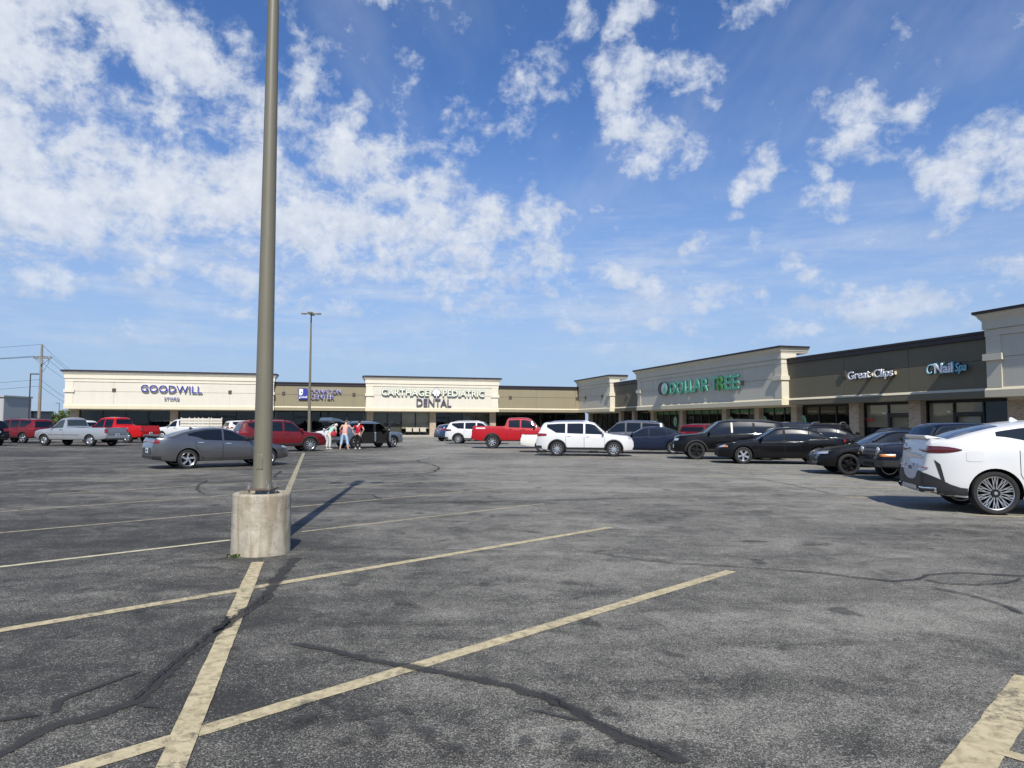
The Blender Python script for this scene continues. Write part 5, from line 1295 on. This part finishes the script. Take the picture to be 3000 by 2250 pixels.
c = Car('suv', 'black SUV cut by the left picture edge, showing its rear corner and plate', CATC, (-34.3, 45.0), -74, P_BLACK, wb=2.75, fo=.9, ro=1.0, W=1.86, top=SUVT(1.68, 1.05), belt=BELT_V(1.06), sill=.32, r=.36, rim='five', group=G_L)
suv_details(c, 1.68, 1.06, rails=None)
c = Car('suv', 'white SUV roof showing behind the dark red older SUV', CATC, (-37.6, 60.5), -74, P_WHITE, wb=2.75, fo=.9, ro=1.0, W=1.86, top=SUVT(1.70, 1.05), belt=BELT_V(1.06), sill=.3, r=.36, rim='five', group=G_L)
suv_details(c, 1.70, 1.06, door=False)
c = Car('sedan', 'white sedan roof showing between the silver and the bright red pickups', CATC, (-34.9, 62.6), -74, P_WHITE, wb=2.75, fo=.9, ro=1.05, W=1.82, top=SEDAN(1.47), belt=BELT_S, r=.33, rim='five', group=G_L)
sedan_details(c, 1.47, door=False)
c = Car('suv', 'white SUV roof corner showing behind the dark red crossover', CATC, (-25.3, 68.5), 50, P_WHITE, wb=2.75, fo=.9, ro=1.0, W=1.86, top=SUVT(1.72, 1.05), belt=BELT_V(1.06), sill=.3, r=.36, rim='five', group=G_L)
suv_details(c, 1.72, 1.06, door=False)
c = Car('sedan', 'white sedan facing left behind the slate blue SUV being unloaded', CATC, (-13.3, 54.6), -76, P_WHITE, wb=2.7, fo=.88, ro=1.0, W=1.8, top=SEDAN(1.52), belt=BELT_S, r=.33, rim='five', group=G_L)
sedan_details(c, 1.52, door=False)
# right row, facing left
c = Car('minivan', 'dark grey long-roofed SUV with silver rails behind the navy sedan', CATC, (6.9, 43.2), -76, P_DGREY, wb=2.9, fo=.95, ro=1.15, W=1.92, top=SUVT(1.73, 1.06), belt=BELT_V(1.08), sill=.3, r=.36, rim='five', group=G_R)
suv_details(c, 1.73, 1.08, rails=CHROME, hmat=CHROME, q=.90)
c = Car('sedan', 'navy blue sedan between the white SUV with rails and the big black SUV', CATC, (7.15, 38.0), -80, P_NAVY, wb=2.80, fo=.92, ro=1.1, W=1.84, top=SEDAN(1.43), belt=BELT_S, r=.335, rim='ten', group=G_R)
sedan_details(c, 1.43, hmat=P_NAVY, trim=CHROME); c.lamps('tail_light', REDL, 132, 158, .86, .98, (c.xr + .9, 0))
c = Car('suv', 'large black SUV with black wheels and chrome window line, facing left', CATC, (9.80, 32.3), -82, P_BLACK, wb=2.98, fo=.98, ro=1.10, W=1.98, top=SUVT(1.76, 1.14), belt=BELT_V(1.15), sill=.32, r=.385, tw=.26, rim='five', rimmat=BLKRIM, group=G_R)
suv_details(c, 1.76, 1.15, trim=CHROME, hmat=P_BLACK, rails=DARKP, q=.90); c.lamps('fog_light', CHROME, 30, 40, .50, .66, (c.xf - .9, 0)); c.patch('pillar_trim', M('pillar_pale', (.55, .52, .45), .5), [(c.fx(.492 + .016 * k), 1.19, 1.64) for k in range(2)], 'side', (1, -1), .0075, 3)
c = Car('sedan', 'black midsize sedan with bright ten spoke wheels, in front of the large black SUV', CATC, (10.75, 28.85), -80, P_BLACK, wb=2.85, fo=.95, ro=1.07, W=1.85, top=SEDAN(1.47), belt=BELT_S, r=.34, rim='five', group=G_R)
sedan_details(c, 1.47, hmat=P_BLACK, trim=CHROME); c.lamps('tail_light', REDL, 132, 162, .88, 1.0, (c.xr + .9, 0)); c.lamps('side_marker', AMBER, 50, 58, .66, .72, (c.xf - .9, 0))
c = Car('sedan', 'low black sedan with gloss black wheels, left of the boxy navy SUV', CATC, (12.05, 23.0), -82, P_BLACK, wb=2.72, fo=.88, ro=1.07, W=1.81, top=((0, .48), (.004, .60), (.03, .69), (.08, .76), (.18, .86), (.27, .94), (.30, .965), (.345, 1.08), (.45, 1.33), (.50, 1.39), (.56, 1.41), (.64, 1.40), (.72, 1.33), (.80, 1.23), (.88, 1.10), (.905, 1.07), (.975, 1.10), (.985, 1.06), (.993, .86), (1, .66)), belt=((0, .68), (.06, .74), (.28, .90), (.6, .955), (.85, 1.03), (1, 1.02)), r=.335, rim='sport', rimmat=BLKRIM, group=G_R)
sedan_details(c, 1.41, hmat=P_BLACK, trim=CHROME, hl=HEADL)
c = Car('boxy_suv', 'boxy navy SUV with seven slot grille and round headlights behind the white coupe SUV', CATC, (12.42, 20.3), -86, P_JEEP, wb=2.63, fo=.82, ro=.95, W=1.76, top=((0, .66), (.003, .98), (.012, 1.04), (.06, 1.07), (.22, 1.11), (.265, 1.14), (.285, 1.18), (.355, 1.58), (.38, 1.635), (.5, 1.66), (.92, 1.63), (.955, 1.56), (.978, 1.1), (.99, .95), (1, .6)), belt=((0, .98), (.06, 1.0), (.27, 1.06), (.95, 1.10), (1, 1.1)), sill=.36, r=.355, tw=.23, rim='five', nose=.10, tailk=.10, tumble=.2, group=G_R)
c.top_glass(.288, .35, .08); c.side_glass([(.32, .49), (.51, .68), (.70, .90)], hi=.01, trim=None); c.rear_glass(1.16, 1.50, .18); c.cladding(DARKP, .2, .08); c.door(.30, .50); c.door(.502, .69); c.mirror(.31, DARKP)
c.rear_glass(.70, .98, .0, 'grille_panel', w0=.52, w1=.52, mode='front', mat=P_JEEP)
for k in range(7): c.patch('grille_slot', DARKP, [(-.30 + .10 * k - .028, .72, .95), (-.30 + .10 * k + .028, .72, .95)], 'front', (1,), .014, 2)
for sg in (1, -1):
    loc, nrm, i, d = c.bvh.ray_cast(Vector((5, .52 * sg, .87)), Vector((-1, 0, 0)))
    m = MB(); m.lathe([(.09, 0), (.088, .02), (.06, .035), (.0, .04)], 20, 'y')
    for q in m.v: q.x, q.y = q.y + loc.x, -q.x + .52 * sg; q.z += .87
    m.build('headlight', HEADL, c.root, smooth=True)
c.lamps('turn_signal', AMBER, 37, 56, .70, .77, (c.xf - .9, 0), off=.012); c.band('front_bumper', DARKP, -60, 60, .36, .60, (c.xf - .9, 0), 20, .03); c.band('bumper_intake', WELL, -20, 20, .42, .52, (c.xf - .9, 0), 8, .04)
# cars nearer the shops, mostly hidden
c = Car('suv', 'black SUV with silver roof rails seen from behind, left of a brick pillar', CATC, (15.75, 34.9), 34, P_BROWN, wb=2.68, fo=.9, ro=.95, W=1.84, top=SUVT(1.66, 1.05), belt=BELT_V(1.06), sill=.3, r=.35, rim='five', group=G_R)
suv_details(c, 1.66, 1.06, rails=SATIN)
c = Car('suv', 'dark blue SUV rear edge showing behind the large black SUV', CATC, (14.2, 37.6), -78, P_NAVY, wb=2.7, fo=.9, ro=1.0, W=1.86, top=SUVT(1.70, 1.05), belt=BELT_V(1.06), sill=.3, r=.36, rim='five', group=G_R)
suv_details(c, 1.70, 1.06, door=False)
c = Car('sedan', 'black sedan roof showing between the midsize sedan and the shop windows', CATC, (14.0, 33.4), -78, P_BLACK, wb=2.75, fo=.9, ro=1.05, W=1.82, top=SEDAN(1.50), belt=BELT_S, r=.335, rim='five', group=G_R)
sedan_details(c, 1.50, door=False, trim=CHROME)
c = Car('suv', 'dark red SUV in front of the shop windows behind the large black SUV nose', CATC, (11.6, 42.4), 36, P_DRED, wb=2.7, fo=.9, ro=1.0, W=1.86, top=SUVT(1.60, 1.05), belt=BELT_V(1.06), sill=.3, r=.36, rim='five', group=G_R)
suv_details(c, 1.60, 1.06, door=False)
c = Car('sedan', 'black car mostly hidden right of the brick pillar, near the red window lettering', CATC, (17.3, 31.6), 40, P_BLACK, wb=2.75, fo=.9, ro=1.05, W=1.82, top=SEDAN(1.47), belt=BELT_S, r=.335, rim='five', group=G_R)
sedan_details(c, 1.47, door=False)
c = Car('suv', 'dull red SUV roof showing above the boxy navy SUV', CATC, (17.1, 28.2), 36, P_DRED2, wb=2.7, fo=.9, ro=1.0, W=1.86, top=SUVT(1.60, 1.05), belt=BELT_V(1.06), sill=.3, r=.36, rim='five', group=G_R)
suv_details(c, 1.60, 1.06, door=False)

# ------------------------------------------------------------------ people beside the open SUV
SKIN = simple('skin', (.55, .33, .24), .55, 0, .06, 8)
def skinned(name, pts, edges, rad, mat, parent, sub=2):
    me = bpy.data.meshes.new(name); me.from_pydata([tuple(p) for p in pts], edges, []); o = bpy.data.objects.new(name, me); COL.objects.link(o)
    md = o.modifiers.new('skin', 'SKIN'); md.use_smooth_shade = True; md.branch_smoothing = .6
    if not me.skin_vertices: me.skin_vertices.new()
    for i, sv in enumerate(me.skin_vertices[0].data):
        r_ = rad[i]; sv.radius = (r_, r_) if not isinstance(r_, tuple) else r_; sv.use_root = (i == 0)
    sb = o.modifiers.new('sub', 'SUBSURF'); sb.levels = sub; sb.render_levels = sub
    bpy.context.view_layer.update()
    nm = evaluated_mesh(o, name); bpy.data.objects.remove(o); nm.materials.clear(); nm.materials.append(mat); nm.shade_smooth()
    q = bpy.data.objects.new(name, nm); COL.objects.link(q); q.parent = parent
    return q
def person(label, pos, heading, lean, arms, shirt, trousers, shoes, hairmat, bun=False, sleeve=.5, cropped=False, s=1.0, skirt=0.0, spread=.10, headdrop=0.0):
    """x forward, y left; lean in degrees tips the trunk forward from the hips"""
    t = thing('person', label, 'person', (pos[0], pos[1], 0), R(90 - heading)); t.scale = (s, s, s)
    L = R(lean)
    def tr(dx, y, dz): return Vector((dx * math.cos(L) + dz * math.sin(L), y, .92 + dz * math.cos(L) - dx * math.sin(L)))
    J = {'pel': Vector((0, 0, .94)), 'sp': tr(0, 0, .22), 'ch': tr(.01, 0, .42), 'nk': tr(.0, 0, .56), 'hd0': tr(.04, 0, .64 - headdrop), 'hd1': tr(.09, 0, .74 - headdrop), 'hd2': tr(.10, 0, .82 - headdrop)}
    V = []; E = []; Rd = []; ix = {}
    def add(n, p, r_, par=None):
        V.append(p); Rd.append(r_); ix[n] = len(V) - 1
        if par: E.append((ix[par], ix[n]))
    add('pel', J['pel'], (.155, .12)); add('sp', J['sp'], (.135, .105), 'pel'); add('ch', J['ch'], (.16, .115), 'sp'); add('nk', J['nk'], .055, 'ch'); add('hd0', J['hd0'], (.068, .078), 'nk'); add('hd1', J['hd1'], (.078, .096), 'hd0'); add('hd2', J['hd2'], (.06, .075), 'hd1')
    for sg, k in ((1, 'l'), (-1, 'r')):
        hip = Vector((0, .10 * sg, .86)); kn = Vector((.02, (.10 + spread * .5) * sg, .47)); an = Vector((-.03, (.10 + spread) * sg, .085)); toe = Vector((.13, (.11 + spread * 1.2) * sg, .045))
        add('h' + k, hip, .088, 'pel'); add('k' + k, kn, .058, 'h' + k); add('a' + k, an, .040, 'k' + k); add('t' + k, toe, .036, 'a' + k)
        sh = tr(0, .19 * sg, .49); el_, wr = arms[0 if sg == 1 else 1]
        el_, wr = tr(el_[0], el_[1] * sg, el_[2]), tr(wr[0], wr[1] * sg, wr[2])
        add('s' + k, sh, .055, 'ch'); add('e' + k, el_, .040, 's' + k); add('w' + k, wr, .028, 'e' + k)
        d = (wr - el_).normalized(); side = d.cross(Vector((0, 0, 1))).normalized(); add('m' + k, wr + d * .07, (.038, .018), 'w' + k)
    body = skinned('body', V, E, Rd, SKIN, t)
    # separate fingers and thumb on each hand
    for sg, k in ((1, 'l'), (-1, 'r')):
        wr, el_ = V[ix['w' + k]], V[ix['e' + k]]; d = (wr - el_).normalized(); sd_ = d.cross(Vector((0, 0, 1))).normalized(); up = sd_.cross(d)
        m = MB()
        for j, (ln, of) in enumerate(((.066, -.030), (.076, -.010), (.072, .010), (.056, .030))):
            b0 = wr + d * .085 + sd_ * of; m.tube([b0, b0 + d * ln * .5 - up * .006, b0 + d * ln * .85 - up * .025], [.009, .008, .006], 6)
        b0 = wr + d * .03 + sd_ * .035 * sg; m.tube([b0, b0 + sd_ * .03 * sg + d * .03, b0 + sd_ * .035 * sg + d * .06 - up * .01], [.010, .009, .007], 6)
        m.build('fingers', SKIN, t, smooth=True)
    # shirt
    P = [J['pel'] + Vector((0, 0, -.06 - skirt)), J['sp'], J['ch'], tr(0, 0, .53)]; ED = [(0, 1), (1, 2), (2, 3)]; RR = [(.178, .14), (.16, .13), (.182, .138), (.085, .075)]
    for sg, k in ((1, 'l'), (-1, 'r')):
        sh, el_ = V[ix['s' + k]], V[ix['e' + k]]; n = len(P); P += [sh, sh.lerp(el_, sleeve)]; ED += [(2, n), (n, n + 1)]; RR += [.078, .066]
    skinned('shirt', P, ED, RR, shirt, t)
    P = [Vector((0, 0, .98)), Vector((0, 0, .90))]; ED = [(0, 1)]; RR = [(.160, .125), (.165, .135)]
    for sg, k in ((1, 'l'), (-1, 'r')):
        n = len(P); kn, an = V[ix['k' + k]], V[ix['a' + k]]; end = kn.lerp(an, .55 if cropped else .93)
        P += [V[ix['h' + k]], kn, end]; ED += [(1, n), (n, n + 1), (n + 1, n + 2)]; RR += [.108, .080, .066 if not cropped else .072]
    skinned('trousers', P, ED, RR, trousers, t)
    for sg, k in ((1, 'l'), (-1, 'r')):
        an, toe = V[ix['a' + k]], V[ix['t' + k]]
        skinned('shoe', [an + Vector((-.03, 0, -.03)), an + Vector((.05, 0, -.04)), toe + Vector((.02, 0, 0))], [(0, 1), (1, 2)], [.050, .048, .042], shoes, t, 1)
    h0, h1 = J['hd1'], J['hd2']; up = (h1 - J['hd0']).normalized(); fw = Vector((math.cos(L), 0, -math.sin(L)))
    skinned('hair', [J['hd0'] - fw * .045, h0 - fw * .035 + up * .02, h1 - fw * .01 + up * .015], [(0, 1), (1, 2)], [.070, .096, .078], hairmat, t)
    if bun: skinned('hair_bun', [h1 - fw * .05 + up * .06, h1 - fw * .06 + up * .12], [(0, 1)], [.055, .04], hairmat, t)
    # face: eyes, nose, mouth, ears
    hc = J['hd1']; m = MB(); m.tube([hc + fw * .088 + up * .01, hc + fw * .118 - up * .022], [.010, .015], 8); m.build('nose', SKIN, t, smooth=True)
    for sg in (1, -1):
        m = MB(); m.lathe([(.0, -.012), (.011, -.006), (.013, 0), (.011, .006), (.0, .012)], 10, c=(0, 0, 0))
        for q in m.v: q += hc + fw * .088 + up * .022 + Vector((0, .033 * sg, 0))
        m.build('eye', M('eye', (.05, .035, .03), .2), t, smooth=True)
        m = MB(); m.tube([hc + Vector((0, .078 * sg, 0)) - up * .03, hc + Vector((0, .092 * sg, 0)), hc + Vector((0, .084 * sg, 0)) + up * .03], [.012, .018, .012], 8); m.build('ear', SKIN, t, smooth=True)
    m = MB(); m.tube([hc + fw * .092 - up * .05 + Vector((0, y, 0)) for y in (-.024, 0, .024)], [.005, .008, .005], 6); m.build('mouth', M('lips', (.35, .13, .11), .5), t, smooth=True)
    return t
CL = lambda n, c_: simple(n, c_, .9, 0, .12, 9, .2)
pA = gnd(962, 1317); pB = gnd(1008.5, 1318.6); pC = gnd(1047.5, 1316.6)
person('person in a mint green top and pale trousers leaning into the open tailgate', pA, 38, 42, (((.30, .20, .30), (.42, .14, .10)), ((.28, .20, .28), (.42, .16, .08))), CL('mint_cloth', (.36, .55, .46)), CL('pale_grey_cloth', (.52, .53, .50)), CL('pale_shoe', (.55, .53, .48)), CL('white_hair', (.55, .54, .52)), s=1.0, spread=.04, headdrop=.02)
person('person in a pink top and cropped light blue jeans with hair tied up', pB, 5, 22, (((.10, .34, .30), (.30, .26, .20)), ((.10, .36, .32), (.32, .24, .24))), CL('salmon_cloth', (.62, .31, .27)), CL('light_denim', (.33, .44, .60)), CL('sandal', (.50, .32, .24)), CL('grey_hair', (.10, .085, .075)), bun=True, cropped=True, s=1.02, spread=.13)
person('person in a red polo and black trousers with hands on the hips', pC, 12, 14, (((-.10, .40, .26), (.02, .24, .02)), ((-.10, .40, .26), (.02, .24, .02))), CL('red_polo', (.34, .012, .025)), CL('black_cloth', (.014, .014, .015)), CL('white_shoe', (.72, .72, .72)), CL('dark_hair', (.018, .013, .011)), s=.98, skirt=.04, spread=.03)
# red bag of donations in the open tailgate
bg_ = pB - Vector((.75, -.55, 0))
t = thing('bag', 'red bag held beside the open tailgate between two people', 'bag', (bg_.x, bg_.y, .78), .3)
m = MB(); m.lathe([(.0, 0), (.12, .01), (.15, .09), (.135, .2), (.065, .27), (.035, .30), (.0, .30)], 14)
for q in m.v: q.x *= 1.1; q.y *= .8; q += Vector((random.gauss(0, .008), random.gauss(0, .008), 0))
m.build('sack', CL('red_cloth', (.36, .03, .05)), t, smooth=True)
m = MB(); m.tube([(-.06, 0, .26), (-.05, 0, .36), (.05, 0, .36), (.06, 0, .26)], .012, 6); m.build('handle', CL('red_cloth2', (.3, .02, .04)), t)
